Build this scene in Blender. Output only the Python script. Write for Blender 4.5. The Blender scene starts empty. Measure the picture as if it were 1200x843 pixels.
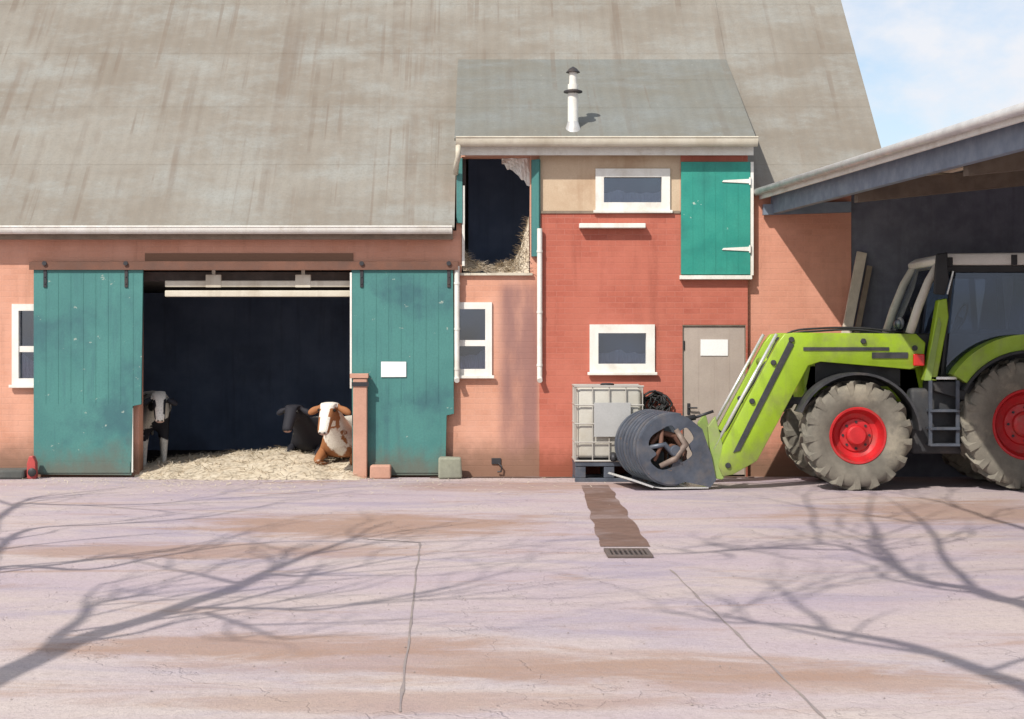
import bpy, bmesh, math, random
from mathutils import Vector, Matrix, noise as mnoise

# ------------------------------------------------------------------ camera, world, sun, exposure
SC = bpy.context.scene
COL = SC.collection
D, F, H = 21.6, 1900.0, 1.807          # camera distance to the barn front, focal length in picture pixels, eye height
PX, PY = 570.0, 400.0
R = math.radians
rnd = random.Random(7)

cam_d = bpy.data.cameras.new('camera')
cam = bpy.data.objects.new('camera', cam_d); COL.objects.link(cam)
cam.location = (0, -D, H); cam.rotation_euler = (R(90), 0, 0)
cam_d.sensor_fit = 'HORIZONTAL'; cam_d.sensor_width = 36.0
cam_d.lens = 36.0 * F / 1200.0
cam_d.shift_x = 30.0 / 1200.0; cam_d.shift_y = -21.5 / 1200.0
cam_d.clip_start = 0.1; cam_d.clip_end = 3000
SC.camera = cam

SUN = Vector((0.585, 0.80, -1.0))      # travel of the light per metre of drop
EL = math.atan2(1.0, math.hypot(SUN.x, SUN.y))
AZ = math.atan2(-SUN.x, -SUN.y)
world = bpy.data.worlds.new('World'); SC.world = world; world.use_nodes = True
wn, wl = world.node_tree.nodes, world.node_tree.links
wn.clear()
wo = wn.new('ShaderNodeOutputWorld'); bg = wn.new('ShaderNodeBackground')
sky = wn.new('ShaderNodeTexSky'); sky.sky_type = 'NISHITA'; sky.sun_disc = False
sky.sun_elevation = EL; sky.sun_rotation = AZ % (2 * math.pi); sky.air_density = 1.0; sky.dust_density = 1.5
tc = wn.new('ShaderNodeTexCoord'); mp = wn.new('ShaderNodeMapping')
mp.inputs['Scale'].default_value = (5.5, 5.5, 9.0); mp.inputs['Location'].default_value = (0.35, 0.2, 0.1)
cn = wn.new('ShaderNodeTexNoise'); cn.inputs['Scale'].default_value = 2.1; cn.inputs['Detail'].default_value = 8; cn.inputs['Roughness'].default_value = .55
cr = wn.new('ShaderNodeMapRange'); cr.inputs['From Min'].default_value = .40; cr.inputs['From Max'].default_value = .60
cr.inputs['To Min'].default_value = .22; cr.inputs['To Max'].default_value = 1.0
cmx = wn.new('ShaderNodeMixRGB'); cmx.inputs['Color2'].default_value = (5.2, 5.35, 5.7, 1)
wl.new(tc.outputs['Generated'], mp.inputs['Vector']); wl.new(mp.outputs['Vector'], cn.inputs['Vector'])
wl.new(cn.outputs['Fac'], cr.inputs['Value']); wl.new(cr.outputs['Result'], cmx.inputs['Fac'])
wl.new(sky.outputs['Color'], cmx.inputs['Color1']); wl.new(cmx.outputs['Color'], bg.inputs['Color'])
bg.inputs['Strength'].default_value = 0.14
wl.new(bg.outputs['Background'], wo.inputs['Surface'])

sd = bpy.data.lights.new('sun', 'SUN'); sd.energy = 4.05; sd.angle = R(0.55); sd.color = (1.0, 0.95, 0.87)
sun = bpy.data.objects.new('sun', sd); COL.objects.link(sun)
sun.rotation_euler = SUN.to_track_quat('-Z', 'Y').to_euler(); sun.location = (-10, -14, 18)

vs = SC.view_settings
vs.view_transform = 'Standard'; vs.look = 'None'; vs.exposure = 0.25; vs.gamma = 1.0; vs.use_curve_mapping = False
try:
    SC.cycles.max_bounces = 6; SC.cycles.transparent_max_bounces = 12
except Exception:
    pass

# ------------------------------------------------------------------ helpers
def P(px, py, Y):
    """the real point that stands Y metres behind the barn front"""
    d = (Y + D) / F
    return Vector(((px - PX) * d, Y, H - (py - PY) * d))
def PXX(px, Y=0.0): return (px - PX) * (Y + D) / F
def PZ(py, Y=0.0): return H - (py - PY) * (Y + D) / F
def G(px, py, z=0.0):
    d = F * (H - z) / (py - PY)
    return Vector(((px - PX) * d / F, d - D, z))

class Mat:
    pass
def nodes(name):
    m = bpy.data.materials.new(name); m.use_nodes = True
    nt = m.node_tree; nt.nodes.clear()
    out = nt.nodes.new('ShaderNodeOutputMaterial'); b = nt.nodes.new('ShaderNodeBsdfPrincipled')
    nt.links.new(b.outputs['BSDF'], out.inputs['Surface'])
    return m, nt, b
def N(nt, t, **kw):
    n = nt.nodes.new(t)
    for k, v in kw.items():
        if k in n.inputs: n.inputs[k].default_value = v
        else: setattr(n, k, v)
    return n
def L(nt, a, b): nt.links.new(a, b)
def vmap(nt, scale=(1, 1, 1), loc=(0, 0, 0)):
    c = nt.nodes.new('ShaderNodeTexCoord'); m = nt.nodes.new('ShaderNodeMapping')
    m.inputs['Scale'].default_value = scale; m.inputs['Location'].default_value = loc
    L(nt, c.outputs['Object'], m.inputs['Vector'])
    return m.outputs['Vector']
def nz(nt, scale=1.0, detail=4, rough=.55, vec=(1, 1, 1), loc=(0, 0, 0), dist=0.0):
    n = N(nt, 'ShaderNodeTexNoise'); n.inputs['Scale'].default_value = scale; n.inputs['Detail'].default_value = detail
    n.inputs['Roughness'].default_value = rough; n.inputs['Distortion'].default_value = dist
    L(nt, vmap(nt, vec, loc), n.inputs['Vector'])
    return n.outputs['Fac']
def ramp(nt, src, a, b, lo=0.0, hi=1.0):
    r = N(nt, 'ShaderNodeMapRange'); r.interpolation_type = 'SMOOTHSTEP'
    r.inputs['From Min'].default_value = a; r.inputs['From Max'].default_value = b
    r.inputs['To Min'].default_value = lo; r.inputs['To Max'].default_value = hi
    L(nt, src, r.inputs['Value']); return r.outputs['Result']
def col(c): return (c[0], c[1], c[2], 1)
def mix(nt, fac, a, b, mode='MIX'):
    m = N(nt, 'ShaderNodeMixRGB'); m.blend_type = mode
    for s, v in (('Fac', fac), ('Color1', a), ('Color2', b)):
        if isinstance(v, (int, float)): m.inputs[s].default_value = v
        elif isinstance(v, tuple): m.inputs[s].default_value = col(v)
        else: L(nt, v, m.inputs[s])
    return m.outputs['Color']
def mul(nt, a, b, op='MULTIPLY'):
    m = N(nt, 'ShaderNodeMath'); m.operation = op
    for i, v in enumerate((a, b)):
        if isinstance(v, (int, float)): m.inputs[i].default_value = v
        else: L(nt, v, m.inputs[i])
    return m.outputs[0]
def bump(nt, b, h, strength=.3, dist=.01):
    n = N(nt, 'ShaderNodeBump'); n.inputs['Strength'].default_value = strength; n.inputs['Distance'].default_value = dist
    L(nt, h, n.inputs['Height']); L(nt, n.outputs['Normal'], b.inputs['Normal'])
def axis(nt, k):
    c = nt.nodes.new('ShaderNodeTexCoord'); s = nt.nodes.new('ShaderNodeSeparateXYZ')
    L(nt, c.outputs['Object'], s.inputs[0]); return s.outputs[k]

def weathered(name, base, alt=None, rough=.7, metal=0.0, dirt=None, dirt_amt=.5, scale=3.0, streak=0.0, chips=None, chip_t=.72, bmp=.15, fine=60, spec=.4, splash=None, splash_h=.4):
    m, nt, b = nodes(name)
    alt = alt or tuple(c * .75 for c in base)
    c = mix(nt, ramp(nt, nz(nt, scale, 6, .6), .3, .7), base, alt)
    c = mix(nt, mul(nt, ramp(nt, nz(nt, fine, 3), .35, .7), .25), c, tuple(x * .7 for x in base))
    if streak:
        s = ramp(nt, nz(nt, 2.4, 5, .6, (3.2, 3.2, .25)), .5, .75)
        c = mix(nt, mul(nt, s, streak), c, dirt or tuple(x * .5 for x in base))
    if dirt:
        c = mix(nt, mul(nt, ramp(nt, nz(nt, scale * .7, 7, .65, loc=(3, 7, 1)), .48, .72), dirt_amt), c, dirt)
    if chips:
        c = mix(nt, ramp(nt, nz(nt, 5.5, 8, .7, (1, 1, 1.6), (9, 2, 5)), chip_t, chip_t + .02), c, chips)
    if splash:
        hz = mul(nt, axis(nt, 2), mul(nt, nz(nt, 5, 7, .7, (1, 1, .6)), 1.5 * splash_h), 'SUBTRACT')
        c = mix(nt, ramp(nt, hz, -.75 * splash_h, .25 * splash_h, .75, 0), c, splash)
    L(nt, c, b.inputs['Base Color'])
    b.inputs['Metallic'].default_value = metal; b.inputs['Specular IOR Level'].default_value = spec
    rr = ramp(nt, nz(nt, scale * 2, 4), .3, .7, max(0, rough - .12), min(1, rough + .12)); L(nt, rr, b.inputs['Roughness'])
    if bmp: bump(nt, b, nz(nt, fine, 5, .6), bmp, .006)
    return m

def brick(name, c1, c2, mortar, dirt, splash=(.2, .12, .08), splash_h=.3, stain=None):
    m, nt, b = nodes(name)
    tcn = nt.nodes.new('ShaderNodeTexCoord'); sp = nt.nodes.new('ShaderNodeSeparateXYZ'); cb = nt.nodes.new('ShaderNodeCombineXYZ')
    L(nt, tcn.outputs['Object'], sp.inputs[0])
    xy = mul(nt, sp.outputs[0], sp.outputs[1], 'ADD')
    L(nt, xy, cb.inputs[0]); L(nt, sp.outputs[2], cb.inputs[1])
    wob = N(nt, 'ShaderNodeTexNoise'); wob.inputs['Scale'].default_value = 6
    L(nt, cb.outputs[0], wob.inputs['Vector'])
    va = N(nt, 'ShaderNodeVectorMath'); va.operation = 'MULTIPLY_ADD'
    L(nt, wob.outputs['Color'], va.inputs[0]); va.inputs[1].default_value = (.008, .008, 0); L(nt, cb.outputs[0], va.inputs[2])
    bt = N(nt, 'ShaderNodeTexBrick')
    bt.inputs['Scale'].default_value = 1; bt.inputs['Mortar Size'].default_value = .005; bt.inputs['Mortar Smooth'].default_value = .4
    bt.inputs['Brick Width'].default_value = .225; bt.inputs['Row Height'].default_value = .075; bt.inputs['Bias'].default_value = 0
    bt.inputs['Color1'].default_value = col(c1); bt.inputs['Color2'].default_value = col(c2); bt.inputs['Mortar'].default_value = col(mortar)
    L(nt, va.outputs[0], bt.inputs['Vector'])
    c = mix(nt, ramp(nt, nz(nt, 1.3, 6, .6), .3, .72), bt.outputs['Color'], dirt)
    c = mix(nt, mul(nt, ramp(nt, nz(nt, 2.2, 6, .6, (2.5, 2.5, .3), (4, 0, 0)), .5, .78), .45), c, tuple(x * .62 for x in c2))
    c = mix(nt, mul(nt, ramp(nt, nz(nt, 40, 4), .4, .7), .25), c, tuple(x * 1.25 for x in c1))
    c = mix(nt, mul(nt, ramp(nt, nz(nt, .9, 7, .7, (1, 1, 1), (11, 5, 2)), .46, .68), .5), c, tuple(min(.8, x * 1.18 + .03) for x in c1))
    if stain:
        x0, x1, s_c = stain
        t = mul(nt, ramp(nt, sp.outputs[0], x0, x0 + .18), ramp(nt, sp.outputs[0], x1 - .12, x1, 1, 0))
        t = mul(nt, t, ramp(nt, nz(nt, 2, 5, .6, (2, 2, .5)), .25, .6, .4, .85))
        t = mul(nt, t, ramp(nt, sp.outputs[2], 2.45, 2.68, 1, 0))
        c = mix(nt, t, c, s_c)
    hz = mul(nt, sp.outputs[2], mul(nt, nz(nt, 3, 5, .65), .5, 'MULTIPLY'), 'SUBTRACT')
    c = mix(nt, ramp(nt, hz, -.1, splash_h, .92, 0), c, splash)
    L(nt, c, b.inputs['Base Color']); b.inputs['Roughness'].default_value = .88; b.inputs['Specular IOR Level'].default_value = .25
    h = mul(nt, mul(nt, bt.outputs['Fac'], -1.0), mul(nt, nz(nt, 50, 5, .65), .5), 'ADD')
    bump(nt, b, h, .4, .007)
    return m

class MB:
    def __init__(s): s.bm = bmesh.new()
    def box(s, x0, x1, y0, y1, z0, z1, bev=0.0):
        bm2 = bmesh.new(); bmesh.ops.create_cube(bm2, size=1)
        for v in bm2.verts:
            v.co = Vector((x0 + (v.co.x + .5) * (x1 - x0), y0 + (v.co.y + .5) * (y1 - y0), z0 + (v.co.z + .5) * (z1 - z0)))
        if bev: bmesh.ops.bevel(bm2, geom=bm2.edges[:], offset=bev, segments=2, affect='EDGES', profile=.5)
        s._add(bm2); return s
    def _add(s, bm2, mx=None):
        if mx: bmesh.ops.transform(bm2, matrix=mx, verts=bm2.verts)
        bmesh.ops.recalc_face_normals(bm2, faces=bm2.faces[:])
        me = bpy.data.meshes.new('tmp'); bm2.to_mesh(me); bm2.free()
        s.bm.from_mesh(me); bpy.data.meshes.remove(me)
    def prism(s, pts, y0, y1, bev=0.0, ax='y'):
        """polygon in (x, z) pulled along y (or in (y, z) pulled along x, or (x, y) along z)"""
        bm2 = bmesh.new()
        def mk(p, t):
            return {'y': (p[0], t, p[1]), 'x': (t, p[0], p[1]), 'z': (p[0], p[1], t)}[ax]
        a = [bm2.verts.new(mk(p, y0)) for p in pts]; b = [bm2.verts.new(mk(p, y1)) for p in pts]
        bm2.faces.new(a); bm2.faces.new(b[::-1])
        n = len(pts)
        for i in range(n): bm2.faces.new((a[i], b[i], b[(i + 1) % n], a[(i + 1) % n]))
        bmesh.ops.recalc_face_normals(bm2, faces=bm2.faces[:])
        if bev: bmesh.ops.bevel(bm2, geom=bm2.edges[:], offset=bev, segments=2, affect='EDGES', profile=.5)
        s._add(bm2); return s
    def tube(s, pts, rad, n=10, cap=True):
        pts = [Vector(p) for p in pts]
        if not isinstance(rad, (list, tuple)): rad = [rad] * len(pts)
        bm2 = bmesh.new(); rings = []
        prev = None
        for i, p in enumerate(pts):
            t = (pts[min(i + 1, len(pts) - 1)] - pts[max(i - 1, 0)]).normalized()
            if prev is None:
                u = t.cross(Vector((0, 0, 1)))
                if u.length < .1: u = t.cross(Vector((0, 1, 0)))
            else: u = prev - t * prev.dot(t)
            u.normalize(); prev = u; w = t.cross(u)
            rings.append([bm2.verts.new(p + (u * math.cos(a) + w * math.sin(a)) * rad[i]) for a in [2 * math.pi * k / n for k in range(n)]])
        for a, b in zip(rings, rings[1:]):
            for k in range(n): bm2.faces.new((a[k], a[(k + 1) % n], b[(k + 1) % n], b[k]))
        if cap: bm2.faces.new(rings[0][::-1]); bm2.faces.new(rings[-1])
        s._add(bm2); return s
    def lathe(s, prof, c=(0, 0, 0), ax='z', n=40, closed=False):
        """profile of (radius, height) turned round an axis"""
        bm2 = bmesh.new(); c = Vector(c); rings = []
        for k in range(n):
            a = 2 * math.pi * k / n
            ring = []
            for r, h in prof:
                x, y = r * math.cos(a), r * math.sin(a)
                ring.append(bm2.verts.new(c + Vector({'z': (x, y, h), 'y': (x, h, y), 'x': (h, x, y)}[ax])))
            rings.append(ring)
        m = len(prof)
        for k in range(n):
            a, b = rings[k], rings[(k + 1) % n]
            for i in range(m if closed else m - 1):
                j = (i + 1) % m
                bm2.faces.new((a[i], b[i], b[j], a[j]))
        bmesh.ops.remove_doubles(bm2, verts=bm2.verts[:], dist=1e-5)
        s._add(bm2); return s
    def sph(s, c, r, sc=(1, 1, 1), seg=16):
        bm2 = bmesh.new(); bmesh.ops.create_uvsphere(bm2, u_segments=seg, v_segments=seg // 2 + 2, radius=r)
        s._add(bm2, Matrix.Translation(Vector(c)) @ Matrix.Diagonal((sc[0], sc[1], sc[2], 1))); return s
    def mesh(s, verts, faces):
        bm2 = bmesh.new(); vv = [bm2.verts.new(v) for v in verts]
        for f in faces: bm2.faces.new([vv[i] for i in f])
        s._add(bm2); return s
    def jitter(s, amt, sc=3.0):
        for v in s.bm.verts:
            v.co += Vector(mnoise.noise_vector(v.co * sc)) * amt
        return s

OFF = {}
def empty(name, loc, label, cat, group=None, kind=None):
    o = bpy.data.objects.new(name, None); COL.objects.link(o)
    o.location = loc; o.empty_display_size = .2; OFF[o.name] = Vector(loc)
    tag(o, label, cat, group, kind); return o
def tag(o, label=None, cat=None, group=None, kind=None):
    if label: o['label'] = label
    if cat: o['category'] = cat
    if group: o['group'] = group
    if kind: o['kind'] = kind
def build(name, mb, mat, parent=None, smooth=False, loc=None, label=None, autos=None):
    """links what mb holds as ONE mesh object; points are given in world metres"""
    off = OFF[parent.name] if parent else (Vector(loc) if loc is not None else Vector((0, 0, 0)))
    bm = mb.bm if isinstance(mb, MB) else mb
    bmesh.ops.translate(bm, verts=bm.verts[:], vec=-off)
    me = bpy.data.meshes.new(name); bm.to_mesh(me); bm.free()
    me.materials.append(mat)
    if smooth: me.polygons.foreach_set('use_smooth', [True] * len(me.polygons))
    o = bpy.data.objects.new(name, me); COL.objects.link(o)
    if autos:
        me.polygons.foreach_set('use_smooth', [True] * len(me.polygons))
        try: me.set_sharp_from_angle(angle=R(autos))
        except Exception: pass
    if parent: o.parent = parent
    else: o.location = off
    OFF[o.name] = off
    if label: o['label'] = label
    return o

def wall_grid(rects, holes, y0, y1):
    """a wall made of rectangles (x0,x1,z0,z1) less the openings; one closed skin with reveals"""
    xs = sorted({round(v, 4) for r in rects + holes for v in r[:2]}); zs = sorted({round(v, 4) for r in rects + holes for v in r[2:]})
    def inside(x, z, rs): return any(r[0] < x < r[1] and r[2] < z < r[3] for r in rs)
    fill = {}
    for i in range(len(xs) - 1):
        for j in range(len(zs) - 1):
            cx, cz = (xs[i] + xs[i + 1]) / 2, (zs[j] + zs[j + 1]) / 2
            fill[i, j] = inside(cx, cz, rects) and not inside(cx, cz, holes)
    mb = MB(); bm = mb.bm; vc = {}
    def V(i, y, j):
        k = (i, y, j)
        if k not in vc: vc[k] = bm.verts.new((xs[i], y, zs[j]))
        return vc[k]
    for (i, j), f in fill.items():
        if not f: continue
        bm.faces.new((V(i, y0, j), V(i + 1, y0, j), V(i + 1, y0, j + 1), V(i, y0, j + 1)))
        bm.faces.new((V(i, y1, j), V(i, y1, j + 1), V(i + 1, y1, j + 1), V(i + 1, y1, j)))
        if not fill.get((i - 1, j)): bm.faces.new((V(i, y0, j), V(i, y0, j + 1), V(i, y1, j + 1), V(i, y1, j)))
        if not fill.get((i + 1, j)): bm.faces.new((V(i + 1, y0, j), V(i + 1, y1, j), V(i + 1, y1, j + 1), V(i + 1, y0, j + 1)))
        if not fill.get((i, j - 1)): bm.faces.new((V(i, y0, j), V(i, y1, j), V(i + 1, y1, j), V(i + 1, y0, j)))
        if not fill.get((i, j + 1)): bm.faces.new((V(i, y0, j + 1), V(i + 1, y0, j + 1), V(i + 1, y1, j + 1), V(i, y1, j + 1)))
    return mb

def plate_holes(outer, holes, y, th):
    """flat plate in the x,z plane with cut-outs"""
    cu = bpy.data.curves.new('tmp', 'CURVE'); cu.dimensions = '2D'; cu.fill_mode = 'BOTH'; cu.extrude = th / 2
    for pts in [outer] + holes:
        sp = cu.splines.new('POLY'); sp.points.add(len(pts) - 1); sp.use_cyclic_u = True
        for q, p in zip(sp.points, pts): q.co = (p[0], p[1], 0, 1)
    o = bpy.data.objects.new('tmp', cu)
    me = o.to_mesh(); bm = bmesh.new(); bm.from_mesh(me); o.to_mesh_clear()
    bpy.data.objects.remove(o); bpy.data.curves.remove(cu)
    for v in bm.verts: v.co = Vector((v.co.x, y + v.co.z, v.co.y))
    bmesh.ops.recalc_face_normals(bm, faces=bm.faces[:])
    mb = MB(); mb.bm.free(); mb.bm = bm
    return mb

def skin_body(nodes_, edges, sub=2):
    """one continuous body grown round joints (x,y,z,r or rx,ry)"""
    me = bpy.data.meshes.new('tmp'); me.from_pydata([n[:3] for n in nodes_], edges, [])
    o = bpy.data.objects.new('tmp', me); COL.objects.link(o)
    md = o.modifiers.new('skin', 'SKIN'); md.use_smooth_shade = True
    ss = o.modifiers.new('sub', 'SUBSURF'); ss.levels = sub; ss.render_levels = sub
    if not me.skin_vertices: 
        bpy.context.view_layer.update()
    lay = me.skin_vertices[0].data if me.skin_vertices else None
    for i, n in enumerate(nodes_):
        r = n[3] if isinstance(n[3], tuple) else (n[3], n[3])
        lay[i].radius = r; lay[i].use_root = (i == 0)
    bpy.context.view_layer.update()
    ev = o.evaluated_get(bpy.context.evaluated_depsgraph_get())
    m2 = ev.to_mesh(); bm = bmesh.new(); bm.from_mesh(m2); ev.to_mesh_clear()
    bpy.data.objects.remove(o); bpy.data.meshes.remove(me)
    mb = MB(); mb.bm.free(); mb.bm = bm
    return mb

# ------------------------------------------------------------------ materials
M = {}
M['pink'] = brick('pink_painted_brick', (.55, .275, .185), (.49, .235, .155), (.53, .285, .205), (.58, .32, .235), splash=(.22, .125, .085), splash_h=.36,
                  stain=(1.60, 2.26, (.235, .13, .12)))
M['orange'] = brick('orange_painted_brick', (.56, .25, .17), (.47, .205, .14), (.54, .265, .19), (.58, .28, .20), splash_h=.3)
M['red'] = brick('red_brick', (.415, .122, .082), (.335, .088, .06), (.42, .16, .12), (.44, .145, .10), splash=(.24, .075, .045), splash_h=.2)
M['lintel'] = brick('dark_brick', (.24, .075, .05), (.20, .065, .045), (.2, .09, .07), (.27, .09, .065), splash_h=-9)
M['pier'] = weathered('pink_concrete', (.52, .29, .21), (.45, .25, .18), .9, dirt=(.3, .2, .15), dirt_amt=.5, bmp=.4)
M['teal'] = weathered('teal_door_paint', (.052, .180, .168), (.066, .215, .195), .62, dirt=(.034, .10, .118), dirt_amt=.8, scale=1.5, streak=.5, chips=(.30, .36, .31), chip_t=.655, bmp=.25, fine=40, splash=(.12, .10, .075), splash_h=.55)
M['shutter'] = weathered('bright_teal_paint', (.02, .235, .185), (.03, .28, .215), .5, dirt=(.015, .14, .12), dirt_amt=.5, scale=2.2, streak=.3, chips=(.45, .55, .46), chip_t=.665, bmp=.2, fine=40)
M['white'] = weathered('white_paint', (.76, .75, .70), (.68, .66, .60), .5, dirt=(.42, .36, .28), dirt_amt=.45, scale=4, streak=.25, bmp=.1)
M['cream'] = weathered('cream_paint', (.62, .58, .48), (.52, .47, .37), .6, dirt=(.3, .24, .17), dirt_amt=.5, scale=3, streak=.3)
M['zinc'] = weathered('zinc_metal', (.58, .57, .55), (.46, .45, .44), .42, metal=.35, dirt=(.3, .26, .22), dirt_amt=.4, scale=5)
M['rail'] = weathered('rusty_rail', (.13, .065, .045), (.19, .09, .06), .8, dirt=(.08, .05, .04), bmp=.3)
M['iron'] = weathered('dark_iron', (.05, .05, .055), (.035, .035, .04), .55, metal=.4, dirt=(.12, .07, .04), dirt_amt=.45)
M['beige'] = weathered('beige_render', (.50, .37, .25), (.58, .46, .33), .85, dirt=(.36, .23, .14), dirt_amt=.6, scale=1.8, streak=.4, bmp=.25)
M['browndoor'] = weathered('grey_brown_door', (.42, .355, .305), (.36, .30, .26), .6, dirt=(.28, .22, .18), dirt_amt=.4, scale=2.5, streak=.3)
M['paper'] = weathered('white_paper', (.82, .82, .80), (.76, .76, .75), .8, bmp=.03)
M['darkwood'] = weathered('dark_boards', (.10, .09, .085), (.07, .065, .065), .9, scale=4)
M['navyfill'] = weathered('navy_fill_wall', (.20, .26, .40), (.13, .175, .28), .9, dirt=(.08, .095, .14), dirt_amt=.6, scale=1.2, streak=.4)  # blue put into the colour to lift the black interior to navy
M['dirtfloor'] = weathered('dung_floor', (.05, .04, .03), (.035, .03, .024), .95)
M['timber'] = weathered('old_timber', (.26, .20, .15), (.20, .155, .115), .85, dirt=(.12, .09, .07), scale=5, bmp=.3)
M['curtain'] = weathered('grey_net_curtain', (.62, .61, .60), (.52, .52, .53), .9)
M['stone'] = weathered('dark_stone', (.11, .11, .10), (.075, .08, .075), .9, bmp=.5, fine=25)
M['greystone'] = weathered('green_grey_stone', (.27, .28, .21), (.2, .2, .16), .9, bmp=.5, fine=25)
M['redpaint'] = weathered('dull_red_paint', (.45, .07, .06), (.33, .05, .05), .5)
M['rustgrate'] = weathered('worn_cast_iron', (.15, .12, .11), (.11, .085, .075), .7, metal=.2, dirt=(.2, .14, .11))
M['crank'] = weathered('worn_rusty_steel', (.24, .19, .16), (.15, .11, .09), .7, metal=.2, dirt=(.16, .08, .05), dirt_amt=.6, scale=8)
M['rubber'] = weathered('black_rubber', (.02, .02, .021), (.03, .03, .03), .6)

def roof_mat(name, a, b_, c_, streak_c, course=1.25, rustamt=.5):
    m, nt, b = nodes(name)
    c = mix(nt, ramp(nt, nz(nt, .55, 7, .62, (1, 1.2, 1.2)), .34, .66), a, b_)
    c = mix(nt, mul(nt, ramp(nt, nz(nt, 1.3, 9, .72, (.75, 1.4, 1.4), (5, 3, 0)), .42, .72), .8), c, c_)
    c = mix(nt, mul(nt, ramp(nt, nz(nt, 1.6, 7, .66, (.8, .8, .8), (15, 3, 9)), .52, .72), .6), c, b_)
    s = ramp(nt, nz(nt, 3.4, 5, .6, (1, .03, .03), (2, 0, 0)), .56, .68)
    s = mul(nt, s, ramp(nt, nz(nt, .8, 5, .6, (1, 1, 1), (8, 8, 8)), .38, .6))
    s2 = ramp(nt, nz(nt, 9, 3, .5, (1, .012, .012), (6, 0, 0)), .60, .66)
    c = mix(nt, mul(nt, s2, ramp(nt, nz(nt, 1.2, 5, .6, (1, 1, 1), (2, 8, 5)), .42, .62, 0, .45)), c, streak_c)
    c = mix(nt, mul(nt, s, rustamt), c, streak_c)
    c = mix(nt, mul(nt, ramp(nt, nz(nt, 28, 4, .7), .4, .75), .4), c, tuple(x * .7 for x in a))
    c = mix(nt, mul(nt, ramp(nt, nz(nt, 9, 6, .7, loc=(1, 2, 3)), .63, .7), .25), c, (.33, .33, .30))
    L(nt, c, b.inputs['Base Color']); b.inputs['Roughness'].default_value = .9; b.inputs['Specular IOR Level'].default_value = .2
    wv = N(nt, 'ShaderNodeMath'); wv.operation = 'SINE'; L(nt, mul(nt, axis(nt, 0), 2 * math.pi / .177), wv.inputs[0])
    bump(nt, b, mul(nt, mul(nt, wv.outputs[0], .55), nz(nt, 30, 6, .7), 'ADD'), .3, .012)
    return m
M['roof'] = roof_mat('weathered_roof_sheets', (.246, .228, .196), (.196, .170, .138), (.268, .272, .252), (.15, .112, .084))
M['dormer'] = roof_mat('grey_roof_sheets', (.178, .182, .165), (.165, .155, .128), (.20, .212, .205), (.14, .11, .085), rustamt=.25)
M['shedroof'] = roof_mat('shed_roof_sheets', (.27, .28, .30), (.2, .18, .16), (.27, .27, .27), (.15, .1, .07))
M['shedwood'] = weathered('shed_timber', (.15, .115, .085), (.11, .085, .065), .9, scale=5)
M['shedbeam'] = weathered('pale_shed_timber', (.70, .58, .44), (.6, .48, .36), .85, scale=5)
M['palewood'] = weathered('pale_plank', (.66, .57, .46), (.52, .44, .36), .85, dirt=(.3, .25, .2), scale=5, bmp=.3)
M['shedwall'] = weathered('shade_toned_boards', (.17, .175, .215), (.12, .125, .16), .9, scale=3, streak=.5)  # the shed's deep shade is put into this board colour
M['bluebeam'] = weathered('blue_grey_steel', (.20, .24, .30), (.15, .18, .23), .6, scale=4)

def glass_mat(name, tint, add):
    m = bpy.data.materials.new(name); m.use_nodes = True; nt = m.node_tree; nt.nodes.clear()
    out = nt.nodes.new('ShaderNodeOutputMaterial'); mx = nt.nodes.new('ShaderNodeMixShader')
    tr = nt.nodes.new('ShaderNodeBsdfTransparent'); gl = nt.nodes.new('ShaderNodeBsdfGlossy')
    tr.inputs['Color'].default_value = tint; gl.inputs['Roughness'].default_value = .04; gl.inputs['Color'].default_value = (.8, .86, 1, 1)
    fr = nt.nodes.new('ShaderNodeFresnel'); fr.inputs['IOR'].default_value = 1.45
    a = mul(nt, fr.outputs[0], 1.2); a = mul(nt, a, add, 'ADD')
    L(nt, a, mx.inputs[0]); L(nt, tr.outputs[0], mx.inputs[1]); L(nt, gl.outputs[0], mx.inputs[2]); L(nt, mx.outputs[0], out.inputs['Surface'])
    return m
M['glass'] = glass_mat('window_glass', (.66, .70, .76, 1), .085)
M['cabglass'] = glass_mat('cab_glass', (.60, .66, .72, 1), .018)

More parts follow.
